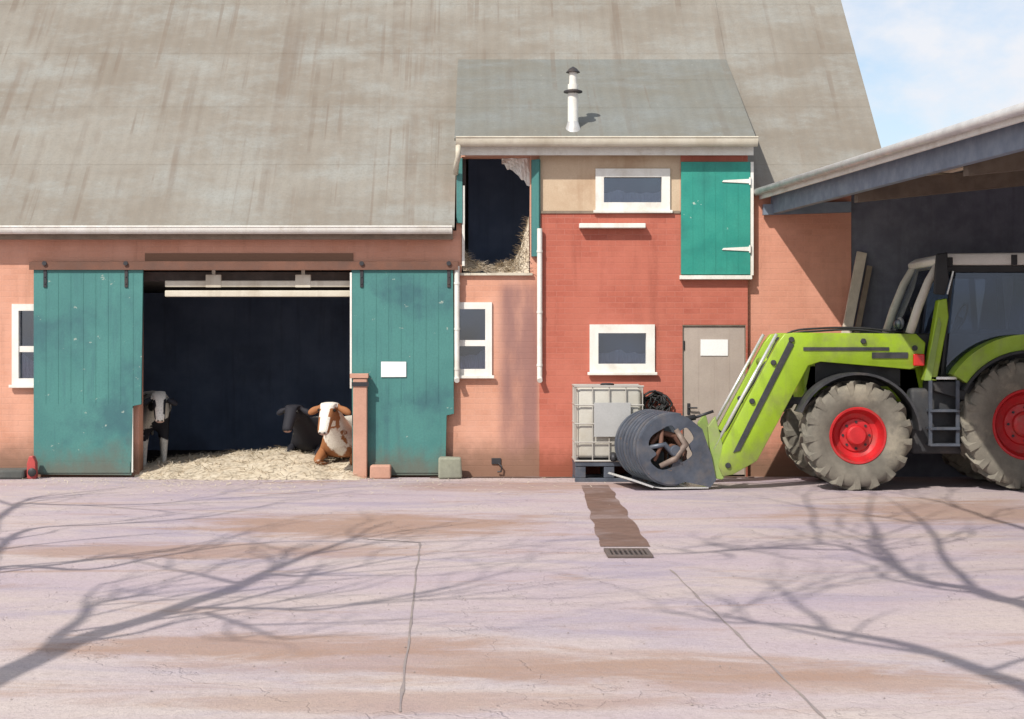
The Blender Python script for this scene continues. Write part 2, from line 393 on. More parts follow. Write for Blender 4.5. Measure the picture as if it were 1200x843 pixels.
def ground_mat():
    m, nt, b = nodes('yard_concrete')
    c = mix(nt, ramp(nt, nz(nt, .8, 6, .6, (.6, 1.0, 1)), .35, .66), (.425, .345, .372), (.475, .395, .375))
    c = mix(nt, mul(nt, ramp(nt, nz(nt, 1.0, 8, .66, (.5, 1.3, 1), (7, 4, 0), .6), .46, .68), .8), c, (.335, .285, .345))
    c = mix(nt, mul(nt, ramp(nt, axis(nt, 1), -13.6, -10.5, .55, 0), ramp(nt, nz(nt, .9, 6, .65, (.5, 1.2, 1), (1, 9, 0)), .3, .65)), c, (.55, .48, .425))
    # brown dirt dragged across the yard
    s = ramp(nt, nz(nt, 1.0, 9, .7, (.34, 1.5, 1), (2.3, 1.1, 0), .8), .54, .70)
    c = mix(nt, mul(nt, s, .68), c, (.34, .21, .14))
    ax_, ay_ = axis(nt, 0), axis(nt, 1)
    wob = nz(nt, 1.3, 9, .72, (.8, 1.8, 1), (1, 5, 0), .5)
    for (px, py, rx, ry, amt) in ((430, 615, 1.7, 1.1, .75), (240, 645, 1.9, .55, .6), (330, 757, 1.5, .38, .65), (560, 775, 1.7, .40, .45), (780, 785, 1.4, .35, .55), (930, 800, 1.2, .32, .55), (1130, 600, 1.6, 1.1, .6), (470, 822, 1.4, .25, .45), (600, 570, 1.6, .7, .5)):
        g = G(px, py)
        dx = mul(nt, mul(nt, ax_, g.x, 'SUBTRACT'), 1 / rx); dy = mul(nt, mul(nt, ay_, g.y, 'SUBTRACT'), 1 / ry)
        d2 = mul(nt, mul(nt, dx, dx), mul(nt, dy, dy), 'ADD')
        d2 = mul(nt, d2, mul(nt, wob, 4.2), 'ADD')
        c = mix(nt, ramp(nt, d2, 2.3, 3.6, min(1, amt * 1.15), 0), c, (.33, .205, .145))
    c = mix(nt, mul(nt, ramp(nt, nz(nt, 20, 7, .75), .42, .72), .42), c, (.27, .22, .21))
    c = mix(nt, mul(nt, ramp(nt, nz(nt, 6, 8, .75, loc=(6, 1, 2)), .56, .66), .35), c, (.30, .24, .225))
    c = mix(nt, mul(nt, ramp(nt, nz(nt, 5, 6, .7, (.6, 1.3, 1), (3, 3, 3)), .6, .75), .3), c, (.58, .54, .50))
    vo = N(nt, 'ShaderNodeTexVoronoi'); vo.inputs['Scale'].default_value = 42; L(nt, vmap(nt), vo.inputs['Vector'])
    c = mix(nt, ramp(nt, vo.outputs['Distance'], .12, .26, .4, 0), c, (.22, .18, .165))
    # hairline cracks
    dn = N(nt, 'ShaderNodeTexNoise'); dn.inputs['Scale'].default_value = 1.6; dn.inputs['Detail'].default_value = 6; L(nt, vmap(nt), dn.inputs['Vector'])
    av = N(nt, 'ShaderNodeVectorMath'); av.operation = 'MULTIPLY_ADD'; av.inputs[1].default_value = (.9, .9, 0)
    L(nt, dn.outputs['Color'], av.inputs[0]); L(nt, vmap(nt, (.42, .42, 0)), av.inputs[2])
    ve = N(nt, 'ShaderNodeTexVoronoi'); ve.feature = 'DISTANCE_TO_EDGE'; ve.inputs['Scale'].default_value = 1; L(nt, av.outputs[0], ve.inputs['Vector'])
    crk = ramp(nt, ve.outputs['Distance'], .002, .007, 1, 0)
    c = mix(nt, mul(nt, crk, .09), c, (.15, .11, .1))
    L(nt, c, b.inputs['Base Color']); b.inputs['Specular IOR Level'].default_value = .25
    L(nt, ramp(nt, nz(nt, 2, 5), .3, .7, .72, .95), b.inputs['Roughness'])
    h = mul(nt, nz(nt, 45, 5, .7), mul(nt, nz(nt, 4, 5, .6), 1.6), 'ADD'); h = mul(nt, h, mul(nt, crk, .8), 'SUBTRACT')
    bump(nt, b, h, .6, .016)
    return m
M['ground'] = ground_mat()
M['jointshade'] = weathered('tar_joint_and_shadow', (.24, .20, .20), (.30, .25, .22), .9)  # tar joints, and one painted shadow line
M['mud'] = weathered('wet_mud', (.17, .10, .075), (.14, .085, .065), .7, dirt=(.25, .19, .18), dirt_amt=.75, scale=2.5, bmp=.4, fine=30)
M['straw'] = weathered('straw', (.52, .445, .335), (.58, .51, .40), .9, dirt=(.42, .30, .18), dirt_amt=.4, scale=7, bmp=.3)
M['hay'] = weathered('hay', (.50, .42, .31), (.60, .53, .43), .9, dirt=(.2, .14, .09), dirt_amt=.5, scale=7, bmp=.3)
M['bark'] = weathered('bark', (.10, .08, .065), (.14, .115, .09), .95, bmp=.5, fine=30)
M['lime'] = weathered('lime_green_paint', (.30, .45, .018), (.26, .40, .016), .42, dirt=(.19, .21, .07), dirt_amt=.6, scale=3.5, streak=.35, chips=(.12, .12, .1), chip_t=.74, bmp=.06, spec=.5, splash=(.17, .15, .10), splash_h=.7)
M['limepale'] = weathered('dusty_green_paint', (.27, .38, .09), (.22, .31, .08), .55, dirt=(.25, .23, .15), dirt_amt=.5, scale=4)
M['tyre'] = weathered('dusty_tyre', (.21, .19, .155), (.13, .12, .10), .95, dirt=(.34, .30, .23), dirt_amt=.7, scale=4, bmp=.35)
M['redrim'] = weathered('red_rim_paint', (.56, .02, .024), (.46, .016, .02), .42, dirt=(.27, .09, .065), dirt_amt=.6, scale=7, spec=.45, bmp=.1)
M['chassis'] = weathered('dark_chassis', (.028, .03, .034), (.05, .05, .055), .6, dirt=(.12, .10, .08), dirt_amt=.35, scale=5)
M['greymetal'] = weathered('worn_grey_steel', (.105, .12, .15), (.06, .07, .092), .55, chips=(.20, .14, .10), chip_t=.64, metal=.3, dirt=(.22, .18, .14), dirt_amt=.4, scale=5)
M['steel'] = weathered('bright_steel', (.72, .72, .70), (.62, .62, .6), .3, metal=.5, scale=8)
M['cabgrey'] = weathered('pale_cab_plastic', (.56, .53, .45), (.46, .44, .38), .55, dirt=(.3, .26, .2), dirt_amt=.4, scale=4)
M['cabroof'] = weathered('pale_cab_roof', (.74, .73, .68), (.66, .65, .6), .45, dirt=(.4, .36, .3), dirt_amt=.3, scale=4)
M['black'] = weathered('black_plastic', (.015, .016, .018), (.025, .025, .027), .5)
M['seat'] = weathered('dark_blue_seat', (.06, .085, .13), (.09, .11, .15), .8)
M['lamp'] = weathered('red_lens', (.55, .015, .01), (.45, .01, .01), .2, spec=.6)
M['ibc'] = weathered('milky_plastic', (.50, .485, .43), (.42, .40, .35), .5, dirt=(.36, .31, .23), dirt_amt=.45, scale=3)
M['plate'] = weathered('aluminium_plate', (.46, .46, .45), (.40, .40, .39), .5, metal=.2, scale=3)
M['galv'] = weathered('galvanised_tube', (.48, .46, .42), (.40, .38, .35), .5, metal=.3, dirt=(.34, .26, .18), dirt_amt=.4)

# ------------------------------------------------------------------ the yard
mb = MB()
mb.mesh([(-250, -120, 0), (250, -120, 0), (250, 300, 0), (-250, 300, 0)], [(0, 1, 2, 3)])
g = build('yard_ground', mb, M['ground']); tag(g, kind='structure')

def strip(pts, widths, z):
    mb = MB(); vs_, fs = [], []
    for i, p in enumerate(pts):
        t = (pts[min(i + 1, len(pts) - 1)] - pts[max(i - 1, 0)]); n = Vector((-t.y, t.x, 0)).normalized()
        w = widths[i] / 2
        vs_ += [(p.x + n.x * w, p.y + n.y * w, z), (p.x - n.x * w, p.y - n.y * w, z)]
    for i in range(len(pts) - 1): fs.append((2 * i, 2 * i + 1, 2 * i + 3, 2 * i + 2))
    return mb.mesh(vs_, fs)
def wavy(a, b, n, amp, seed):
    out = []
    for i in range(n + 1):
        t = i / n; p = a.lerp(b, t)
        w = mnoise.noise(Vector((t * 9 + seed, seed, 0))) * amp
        d = (b - a).normalized(); out.append(p + Vector((-d.y, d.x, 0)) * w)
    return out
k = 40
mb = strip(wavy(G(492, 636), G(469, 835), k, .016, 3), [.008 + .022 * max(0, .2 + mnoise.noise(Vector((i * .5, 1, 0)))) for i in range(k + 1)], .004)
o = build('joint_and_shadow_line', mb, M['jointshade']); tag(o, kind='structure')
mb = strip(wavy(G(785, 668), G(985, 860), k, .016, 8), [.008 + .022 * max(0, .2 + mnoise.noise(Vector((i * .45, 5, 0)))) for i in range(k + 1)], .004)
o = build('joint_and_shadow_line', mb, M['jointshade']); tag(o, kind='structure')
mb = strip(wavy(G(425, 632), G(492, 636), 16, .03, 12), [.03 + .02 * mnoise.noise(Vector((i * .7, 8, 0))) for i in range(17)], .004)  # this strip is a painted shadow line, not a slab joint
o = build('joint_and_shadow_line', mb, M['jointshade']); tag(o, kind='structure')
# muddy runnel from the wall to the drain
a0, a1 = G(697, 569), G(733, 641)
k = 60
mb = strip(wavy(a0, a1, k, .04, 20), [.34 + .10 * i / k + .035 * mnoise.noise(Vector((i * .16, 2, 0))) + .008 * mnoise.noise(Vector((i * .9, 7, 0))) for i in range(k + 1)], .004)
o = build('mud_runnel', mb, M['mud']); tag(o, kind='structure')
# mud line along the foot of the wall
pts = [Vector((x, -.10 - .10 * mnoise.noise(Vector((x * 1.3, 4, 0))), 0)) for x in [i * .1 - .75 for i in range(44)]]
mb = strip(pts, [.22 + .2 * mnoise.noise(Vector((p.x * 2, 9, 0))) for p in pts], .008)
o = build('wall_foot_mud', mb, M['mud']); tag(o, kind='structure')

# loose grit lying about
r = random.Random(31); mb = MB(); bm = mb.bm
for _ in range(1500):
    t = r.random(); y = -.12 - 13.5 * t ** 1.6; x = r.uniform(-.33, .36) * (y + D)
    if r.random() < .6: y = -.15 - abs(r.gauss(0, .5))
    q = r.uniform(.003, .010) * (1.0 if r.random() < .95 else 1.7)
    vv = [bm.verts.new((x + a * q * r.uniform(.7, 1.3), y + b_ * q * r.uniform(.7, 1.3), max(.001, q * .5 + c * q * .5))) for a, b_, c in ((1, 0, 0), (-1, 0, 0), (0, 1, 0), (0, -1, 0), (0, 0, 1))]
    for f in ((0, 2, 4), (2, 1, 4), (1, 3, 4), (3, 0, 4)): bm.faces.new([vv[i] for i in f])
M['grit'] = weathered('grit', (.34, .28, .25), (.22, .18, .16), .95)
o = build('loose_grit', mb, M['grit']); tag(o, 'small loose grit scattered over the concrete yard', 'grit', kind='stuff')

# ------------------------------------------------------------------ the barn
barn = empty('barn', (-1.5, 0, 0), 'long pink and red brick barn with a steep weathered roof, loft dormer and teal doors', 'barn')
X_L, X_R = -9.5, 5.35
XD0, XD1 = -.40, 3.47
XRED = PXX(632); XSH = PXX(797)
ZE = 3.28; ZD = 4.36; ZB = PZ(250)
op = (PXX(163), PXX(414), 0.0, PZ(316))
win_l = (PXX(18), PXX(66), PZ(448), PZ(360))
win_m = (PXX(533), PXX(573), PZ(437), PZ(358))
loft = (PXX(541), PXX(621), PZ(320), PZ(184))
wmb = wall_grid([(X_L, XRED, 0, ZE), (XD0, XRED, ZE, ZD)], [op, win_l, win_m, loft], 0, .26)
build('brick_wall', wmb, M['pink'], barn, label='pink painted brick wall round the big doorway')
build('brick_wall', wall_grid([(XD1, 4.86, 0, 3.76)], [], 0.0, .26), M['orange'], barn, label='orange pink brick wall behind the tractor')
win_lo = (PXX(694), PXX(763), PZ(433), PZ(384))
win_up = (PXX(701), PXX(781), PZ(244), PZ(202))
dr = (PXX(799), PXX(873), 0.0, PZ(381))
build('brick_wall', wall_grid([(XRED, XD1, 0, ZB), (XSH, XD1, ZB, ZD)], [win_lo, dr], -.07, .26), M['red'], barn, label='plain red brick facade')
build('rendered_panel', wall_grid([(XRED, XSH, ZB + .002, ZD)], [win_up], -.05, .26), M['beige'], barn)
build('panel_trim', MB().box(XRED, XSH - .01, -.085, -.052, ZB - .01, ZB + .025), M['timber'], barn)
# gable end and back walls, floors inside
mb = MB(); mb.prism([(.262, 0), (12.0, 0), (12.0, 3.3), (6.0, 9.1), (.262, 3.5)], X_R - .25, X_R - .002, ax='x'); build('gable_wall', mb, M['orange'], barn)
mb = MB(); mb.prism([(.262, 0), (12.0, 0), (12.0, 3.3), (6.0, 9.1), (.262, 3.3)], X_L + .002, X_L + .25, ax='x'); build('gable_wall', mb, M['pink'], barn)
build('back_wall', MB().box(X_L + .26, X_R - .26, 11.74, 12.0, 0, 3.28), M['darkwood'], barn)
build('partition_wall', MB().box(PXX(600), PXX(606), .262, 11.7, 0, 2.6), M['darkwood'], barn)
build('added_bay_wall', MB().box(X_L + .26, PXX(599), 5.0, 5.1, .02, 2.6), M['navyfill'], barn)  # added wall that catches skylight and brightens the dark bay
build('added_loft_wall', MB().box(-.26, XD1 - .13, 1.9, 1.95, 2.75, 5.25), M['navyfill'], barn)  # extra wall put in to catch light inside the loft
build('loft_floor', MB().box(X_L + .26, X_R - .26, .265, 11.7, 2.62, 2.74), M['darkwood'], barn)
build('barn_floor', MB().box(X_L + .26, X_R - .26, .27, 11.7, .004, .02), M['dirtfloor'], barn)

# main roof in courses of sheets
TM = 1.01
def roof_courses(x0, x1, ya, za, tan, y_end, course, th=.035, step=.0012, y_from=None):
    mb = MB(); c = math.cos(math.atan(tan)); s = math.sin(math.atan(tan))
    n = max(1, math.ceil((y_end - ya) / (course * c)))
    for i in range(n):
        l0 = max(i * course, 0 if y_from is None else (y_from - ya) / c)
        if l0 > (i + 1) * course - .02: continue
        l1 = min((i + 1) * course + .08, (y_end - ya) / c)
        def pt(l, o): return (ya + l * c - o * s, za + l * s + o * c)
        low, up = .035 + step, .035
        mb.prism([pt(l0, 0.0), pt(l1, 0.0), pt(l1, up - .001), pt(l0, low)], x0, x1, ax='x')
    return mb
mb = roof_courses(X_L - .1, PXX(532.5, -.3), -.25, ZE, TM, 6.0, 1.3)
for part_ in (roof_courses(PXX(532.5, -.3), PXX(886, -.3) - .002, -.25, ZE, TM, 6.0, 1.3, y_from=2.25),
              roof_courses(PXX(886, -.3) - .0, 5.48, -.25, ZE, TM, 6.0, 1.3, y_from=.27)):
    me_ = bpy.data.meshes.new('tmp'); part_.bm.to_mesh(me_); part_.bm.free(); mb.bm.from_mesh(me_); bpy.data.meshes.remove(me_)
mr = build('roof', mb, M['roof'], barn)
mb = MB(); mb.prism([(12.3, ZE), (12.3, ZE + .05), (6.0, ZE + 6.25 * TM + .06), (6.0, ZE + 6.25 * TM + .01)], X_L - .1, 5.48, ax='x'); build('roof', mb, M['roof'], barn)
mb = MB()
mb.tube([(X_L - .12, 6.0, ZE + 6.25 * TM + .04), (5.5, 6.0, ZE + 6.25 * TM + .04)], .11, 10); build('ridge_cap', mb, M['roof'], barn)
mb = MB()   # verge board along the right end of the roof
mb.prism([(.28, ZE + .53*TM - .15), (.28, ZE + .53 * TM), (6.0, ZE + 6.24 * TM), (6.0, ZE + 6.24 * TM - .15)], 5.43, 5.465, ax='x'); build('verge_board', mb, M['timber'], barn)

# dormer: roof, cheeks, fascia and gutter
TD, ZDE, YDE = .56, 4.44, -.30
yt = 2.55
DX0, DX1 = PXX(532.5, YDE), PXX(886, YDE)
mb = roof_courses(DX0, DX1, YDE, ZDE, TD, yt, 1.1)
build('dormer_roof', mb, M['dormer'], barn)
for xx in (XD0 + .002, XD1 - .12):
    mb = MB(); mb.prism([(.262, ZE + .1), (.262, ZD - .02), (.262, ZDE + (.26 - YDE) * TD - .02), (2.3, ZDE + 2.6 * TD - .03), (2.3, ZE + 2.5 * TM - .05)], xx, xx + .118, ax='x')
    build('dormer_cheek', mb, M['darkwood'], barn)
def gutter(x0, x1, y, z, w=.12, h=.09):
    """half-round gutter with a rolled front lip"""
    mb = MB(); prof = []
    for i in range(13):
        a = math.pi * i / 12; prof.append((y - w / 2 - math.cos(a) * w / 2, z - math.sin(a) * h))
    inner = [(y - w / 2 + (p[0] - (y - w / 2)) * .9, z - (z - p[1]) * .9 + .0) for p in prof][::-1]
    mb.prism(prof + inner, x0, x1, ax='x')
    mb.tube([(x0, y - w, z), (x1, y - w, z)], .011, 8)
    mb.mesh([(x0 + .001, p[0], p[1]) for p in prof], [tuple(range(13))]); mb.mesh([(x1 - .001, p[0], p[1]) for p in prof], [tuple(range(13))])
    x = x0 + .3
    while x < x1:
        mb.box(x - .012, x + .012, y - w - .006, y + .02, z - .006, z + .008); x += .75
    return mb
build('gutter', gutter(X_L - .1, PXX(530, -.25), -.235, ZE + .03, .12, .095), M['white'], barn)
build('eave_board', MB().box(X_L, PXX(531), -.19, -.16, ZE - .13, ZE - .005), M['timber'], barn)
build('eave_soffit', MB().box(X_L, PXX(531), -.158, -.003, ZE - .12, ZE - .10), M['timber'], barn)
build('gutter', gutter(DX0 + .02, DX1 + .01, -.285, ZDE + .035, .13, .12), M['cream'], barn)
build('fascia_board', MB().box(DX0 + .04, DX1 - .02, -.22, -.195, ZDE - .18, ZDE + .02), M['white'], barn)
build('eave_soffit', MB().box(DX0 + .05, DX1 - .03, -.193, -.09, ZDE - .10, ZDE - .08), M['timber'], barn)
mb = MB()  # outlet at the left end of the dormer gutter, swan neck and bracket
mb.tube([P(537, 170, -.36), P(537, 184, -.36), P(535, 192, -.2), P(534, 204, -.09)], .035, 10)
build('gutter_outlet', mb, M['cream'], barn, smooth=True)
# downpipes
def downpipe(px, y0, y1, Y, r=.035):
    mb = MB(); x = PXX(px, Y)
    mb.tube([(x, Y, PZ(y0, Y)), (x, Y, PZ(y1, Y) + .05), (x, Y - .03, PZ(y1, Y) + .02), (x, Y - .07, PZ(y1, Y))], r, 12)
    for f in (.15, .55, .9):
        z = PZ(y0, Y) + (PZ(y1, Y) - PZ(y0, Y)) * f
        mb.lathe([(r + .001, -.014), (r + .006, -.014), (r + .006, .014), (r + .001, .014)], (x, Y, z), 'z', 14)
        mb.box(x - .01, x + .01, Y + r * .8, Y + r + .04, z - .01, z + .01)
    return mb
build('downpipe', downpipe(535.5, 312, 446, -.10), M['white'], barn, autos=40)
build('downpipe', downpipe(632.5, 268, 446, -.13), M['white'], barn, autos=40)

# windows
def window(rect, yf, fr_w, panes, curtain, proud=.03):
    x0, x1, z0, z1 = rect
    mb = wall_grid([(x0 - .04, x1 + .04, z0 - .04, z1 + .04)], [(x0 + fr_w, x1 - fr_w, z0 + fr_w, z1 - fr_w)], yf - proud, yf + .07)
    if panes == 2:
        zm = z0 + (z1 - z0) * .44
        mb.box(x0 + fr_w, x1 - fr_w, yf - .015, yf + .05, zm - .04, zm + .04)
    w = build('window', mb, M['white'], barn)
    build('pane', MB().box(x0 + fr_w - .004, x1 - fr_w + .004, yf + .055, yf + .061, z0 + fr_w - .004, z1 - fr_w + .004), M['glass'], w)
    build('sill', MB().box(x0 - .07, x1 + .07, yf - .075, yf - proud - .002, z0 - .075, z0 - .035, .006), M['white'], w)
    build('window_dark_backing', MB().box(x0 + .01, x1 - .01, yf + .24, yf + .26, z0 + .01, z1 - .01), M['darkwood'], w)  # dark board put behind the pane as the unlit room
    mb = MB(); n = 26; vs_ = []; fs = []
    for i in range(n + 1):
        x = x0 + fr_w + (x1 - x0 - 2 * fr_w) * i / n
        yy = yf + .10 + .018 * math.sin(i * 1.9)
        h = (z1 - z0) * (curtain + .12 * mnoise.noise(Vector((x * 7, x0, 2))))
        vs_ += [(x, yy, z0 + .02), (x, yy, z0 + .02 + h), (x, yy + .008, z0 + .02 + h), (x, yy + .008, z0 + .02)]
    for i in range(n):
        a = i * 4
        for q in range(4): fs.append((a + q, a + (q + 1) % 4, a + 4 + (q + 1) % 4, a + 4 + q))
    build('curtain', mb.mesh(vs_, fs), M['curtain'], w)
    return w
window(win_l, .0, .05, 2, .30)
window(win_m, .0, .05, 2, .25)
window(win_lo, -.07, .075, 1, .36)
window(win_up, -.05, .07, 1, .40)
# pale tube lamp / ledge over the door side
mb = MB(); mb.box(PXX(678), PXX(755), -.20, -.073, PZ(268.5), PZ(263), .008); build('wall_ledge', mb, M['white'], barn)

# sliding doors on their rail
def door(pts, label):
    mb = MB(); q = [(PXX(a, -.1), PZ(b, -.1)) for a, b in pts]
    mb.prism(q, -.125, -.075, .004)
    xs = [p[0] for p in q]; zs = [p[1] for p in q]
    d = build('sliding_door', mb, M['teal'], barn, label=label)
    # shallow board joints
    mb = MB(); x = min(xs) + .16
    while x < max(xs) - .12:
        mb.box(x - .004, x + .004, -.1285, -.126, min(zs) + .95, max(zs) - .03); x += .165
    build('board_seam', mb, M['teal'], d)
    return d
dl = door([(40, 316), (168, 316), (166, 474), (156, 476), (154.5, 557), (40, 556)], 'left teal sliding door with a notched lower corner')
drr = door([(412, 316), (531, 316), (532, 485), (523.5, 487), (522, 557), (413, 557)], 'right teal sliding door, stained at the bottom')
build('edge_strip', MB().box(PXX(155), PXX(158), -.122, -.082, PZ(553), PZ(478)), M['white'], dl)
build('edge_strip', MB().box(PXX(411), PXX(413.2), -.131, -.082, PZ(455), PZ(320)), M['white'], drr)
build('bottom_rail', MB().box(PXX(42, -.1), PXX(153, -.1), -.137, -.127, PZ(554, -.1), PZ(541, -.1)), M['teal'], dl)
build('bottom_rail', MB().box(PXX(432, -.1), PXX(521, -.1), -.137, -.127, PZ(554, -.1), PZ(541, -.1)), M['teal'], drr)
mb = MB(); mb.prism([(-.16, PZ(317)), (-.16, PZ(308)), (-.02, PZ(308) + .02), (-.02, PZ(312)), (-.145, PZ(312)), (-.145, PZ(317))], PXX(38), PXX(537), ax='x')
build('door_rail', mb, M['rail'], barn)
for d, pxs in ((dl, (53, 148)), (drr, (424, 526))):
    for px in pxs:
        mb = MB(); x = PXX(px, -.13)
        mb.box(x - .022, x + .022, -.142, -.127, PZ(337, -.13), PZ(316, -.13), .004)
        mb.lathe([(0, -.02), (.03, -.02), (.03, .02), (0, .02)], (x, -.165, PZ(309, -.13)), 'y', 16)
        for zz in (325, 333): mb.sph((x, -.143, PZ(zz, -.13)), .01, seg=8)
        build('hanger', mb, M['iron'], d)
build('lintel', MB().box(PXX(170), PXX(414), -.012, -.001, PZ(309), PZ(297)), M['lintel'], barn)
# pale rails hung across the top of the doorway
for y0, y1 in ((329, 336.5), (340.5, 348)):
    build('crossbar', MB().box(PXX(193), PXX(413), .005, .06, PZ(y1), PZ(y0), .012), M['cream'], barn)
for px in (250, 355):
    build('crossbar_bracket', MB().box(PXX(px - 9), PXX(px + 9), -.002, .07, PZ(337), PZ(322), .006).box(PXX(px - 2), PXX(px + 2), .02, .05, PZ(322), PZ(315.5)), M['cream'], barn)

# loft opening: posts, hay, leaf, torn sheet
build('loft_post', MB().box(PXX(535), PXX(542), -.06, -.002, PZ(262), PZ(186), .005), M['teal'], barn)
build('loft_frame', MB().box(PXX(541.5), PXX(544.5), -.04, .2, PZ(312), PZ(218)), M['white'], barn)
build('loft_sill', MB().box(PXX(538), PXX(624), -.05, .2, PZ(323), PZ(320) - .002), M['cream'], barn)
mb = MB(); mb.prism([(PXX(622.5), -.005), (PXX(631), -.055), (PXX(633), -.10), (PXX(631), -.13), (PXX(623), -.055)], PZ(300, -.2), PZ(186, -.2), ax='z')
build('loft_door', mb, M['teal'], barn, label='open teal loft door seen nearly edge-on')
# shutter
sx0, sx1 = PXX(798, -.1), PXX(879, -.1); sz0, sz1 = PZ(322, -.1), PZ(190, -.1)
sh = build('shutter', MB().box(sx0, sx1, -.125, -.08, sz0, sz1, .004), M['shutter'], barn)
mb = MB(); x = sx0 + .15
while x < sx1 - .08: mb.box(x - .004, x + .004, -.128, -.1255, sz0 + .02, sz1 - .02); x += .15
build('board_seam', mb, M['shutter'], sh)
for py in (212.5, 292):
    mb = MB(); z = PZ(py, -.13)
    mb.prism([(PXX(846, -.13), z - .012), (PXX(846, -.13) + .02, z + .012), (sx1 - .01, z + .03), (sx1 - .01, z - .03)], -.139, -.127, .002)
    mb.tube([(sx1 - .006, -.14, z - .05), (sx1 - .006, -.14, z + .05)], .014, 8)
    build('strap_hinge', mb, M['white'], sh)
build('shutter_sill', MB().box(sx0 - .02, sx1 + .02, -.16, -.072, sz0 - .065, sz0 - .012, .005), M['white'], barn)
build('shutter_frame', MB().box(sx1 + .004, sx1 + .045, -.12, -.072, sz0 - .01, sz1, .003), M['white'], barn)
# back door
x0, x1, z1 = dr[0] + .01, dr[1] - .01, dr[3] - .02
bd = build('door', MB().box(x0, x1, -.045, .005, .03, z1, .004), M['browndoor'], barn)
mb = MB()
for t in (.25, .5, .75):
    x = x0 + (x1 - x0) * t; mb.box(x - .003, x + .003, -.0475, -.0455, .05, z1 - .03)
build('board_seam', mb, M['browndoor'], bd)
mb = MB(); hx, hz_ = PXX(807, -.05), PZ(478, -.05)
mb.box(hx - .02, hx + .02, -.056, -.046, hz_ - .09, hz_ + .06, .004); mb.tube([(hx, -.05, hz_), (hx, -.095, hz_), (hx + .11, -.1, hz_)], .011, 8)
build('handle', mb, M['iron'], bd)
for zz in (.35, z1 - .25): build('hinge', MB().tube([(x0 + .01, -.05, zz - .06), (x0 + .01, -.05, zz + .06)], .014, 8), M['iron'], bd)
build('door_frame', wall_grid([(dr[0] - .002, dr[1] + .002, 0.0, dr[3] - .001)], [(dr[0] + .008, dr[1] - .008, -.1, dr[3] - .015)], -.066, .02), M['timber'], barn)

# flue
fx, fy = PXX(671.5, .0), 0.0; fz = ZDE + (.3) * TD
mb = MB()
mb.lathe([(.0, -.02), (.07, -.02), (.07, .62), (.0, .62)], (fx, fy, fz), 'z', 20)
mb.lathe([(.0, .62), (.052, .62), (.052, .78), (0, .78)], (fx, fy, fz), 'z', 18)
fl = build('flue', mb, M['white'], barn, autos=40)
build('flue_collar', MB().lathe([(.072, .50), (.125, .51), (.125, .53), (.072, .55)], (fx, fy, fz), 'z', 20), M['iron'], fl, autos=40)
build('flue_cap', MB().lathe([(0, .86), (.05, .83), (.095, .78), (.09, .775), (0, .79)], (fx, fy, fz), 'z', 20), M['iron'], fl, autos=40)
build('flue_flashing', MB().lathe([(.072, .12), (.11, .0), (.16, -.07), (.15, -.09), (.06, -.05)], (fx, fy, fz), 'z', 20), M['zinc'], fl, autos=40)

# torn sheet and hay in the loft, notices
mb = MB(); n = 10; vs_ = []; fs = []
for i in range(n + 1):
    x = PXX(588 + 33 * i / n); drop = .08 + .30 * (i / n) ** 1.2 + .05 * mnoise.noise(Vector((i * .8, 3, 3)))
    for j in range(5):
        vs_.append((x, .12 + .03 * math.sin(i * 1.3 + j), PZ(184.5) - drop * j / 4))
for i in range(n):
    for j in range(4): a = i * 5 + j; fs.append((a, a + 1, a + 6, a + 5))
o = build('torn_sheet', mb.mesh(vs_, fs), M['white'], loc=P(605, 184.5, .12)); tag(o, 'torn pale plastic sheet hanging in the upper corner of the loft opening', 'sheet')
def straw_heap(name, hfun, xs, ys, mat, n_str, seed, z0, kind=None, slen=.2, stray=0):
    r = random.Random(seed); mb = MB(); nx, ny = len(xs), len(ys); vs_ = []; fs = []
    for x in xs:
        for y in ys: vs_.append((x, y, hfun(x, y)))
    for i in range(nx - 1):
        for j in range(ny - 1):
            a = i * ny + j; fs.append((a, a + ny, a + ny + 1, a + 1))
    bm = mb.mesh(vs_, fs).bm
    for _ in range(n_str):
        x = r.uniform(xs[0], xs[-1]); y = r.uniform(ys[0], ys[-1]); z = hfun(x, y)
        if z < z0 + .012 and r.random() < .93: continue
        a = r.uniform(0, math.pi * 2); l = slen * r.uniform(.4, 1.2); t = r.uniform(-.25, .5)
        d = Vector((math.cos(a), math.sin(a), t)).normalized() * l; w = Vector((-math.sin(a), math.cos(a), .3)) * .0035
        p = Vector((x, y, max(z, .002) + .006)); e = p + d; e.z = max(e.z, hfun(e.x, e.y) + .004) if xs[0] < e.x < xs[-1] and ys[0] < e.y < ys[-1] else max(e.z, z0 + .012)
        bm.faces.new([bm.verts.new(v) for v in (p - w, p + w, e + w, e - w)])
    for _ in range(stray):
        x = r.gauss((xs[0] + xs[-1]) / 2, 1.9); y = -.35 - abs(r.gauss(0, 1.1)); a = r.uniform(0, math.pi); l = slen * r.uniform(.25, .8)
        d = Vector((math.cos(a), math.sin(a), 0)) * l; w = Vector((-math.sin(a), math.cos(a), 0)) * .004; p = Vector((x, y, .006)); e = p + d + Vector((0, 0, r.uniform(0, .02)))
        bm.faces.new([bm.verts.new(v) for v in (p - w, p + w, e + w, e - w)])
    return build(name, mb, mat)
def hay_h(x, y):
    u = (x - PXX(541)) / (PXX(621) - PXX(541)); s = .06 + .12 * abs(1 - 2 * u) ** 1.2 + .62 * max(0, min(1, (u - .80) / .2)) ** 1.3 + .12 * max(0, (.12 - u) / .12)
    return PZ(320) + max(0.0, s * max(0, min(1, (y + .02) / .22)) + .10 * mnoise.noise(Vector((x * 5, y * 5, 1))))
o = straw_heap('hay_heap', hay_h, [PXX(543) + i * (PXX(620) - PXX(543)) / 24 for i in range(25)], [-.02 + .035 * j for j in range(16)], M['hay'], 2200, 5, PZ(320), slen=.12)
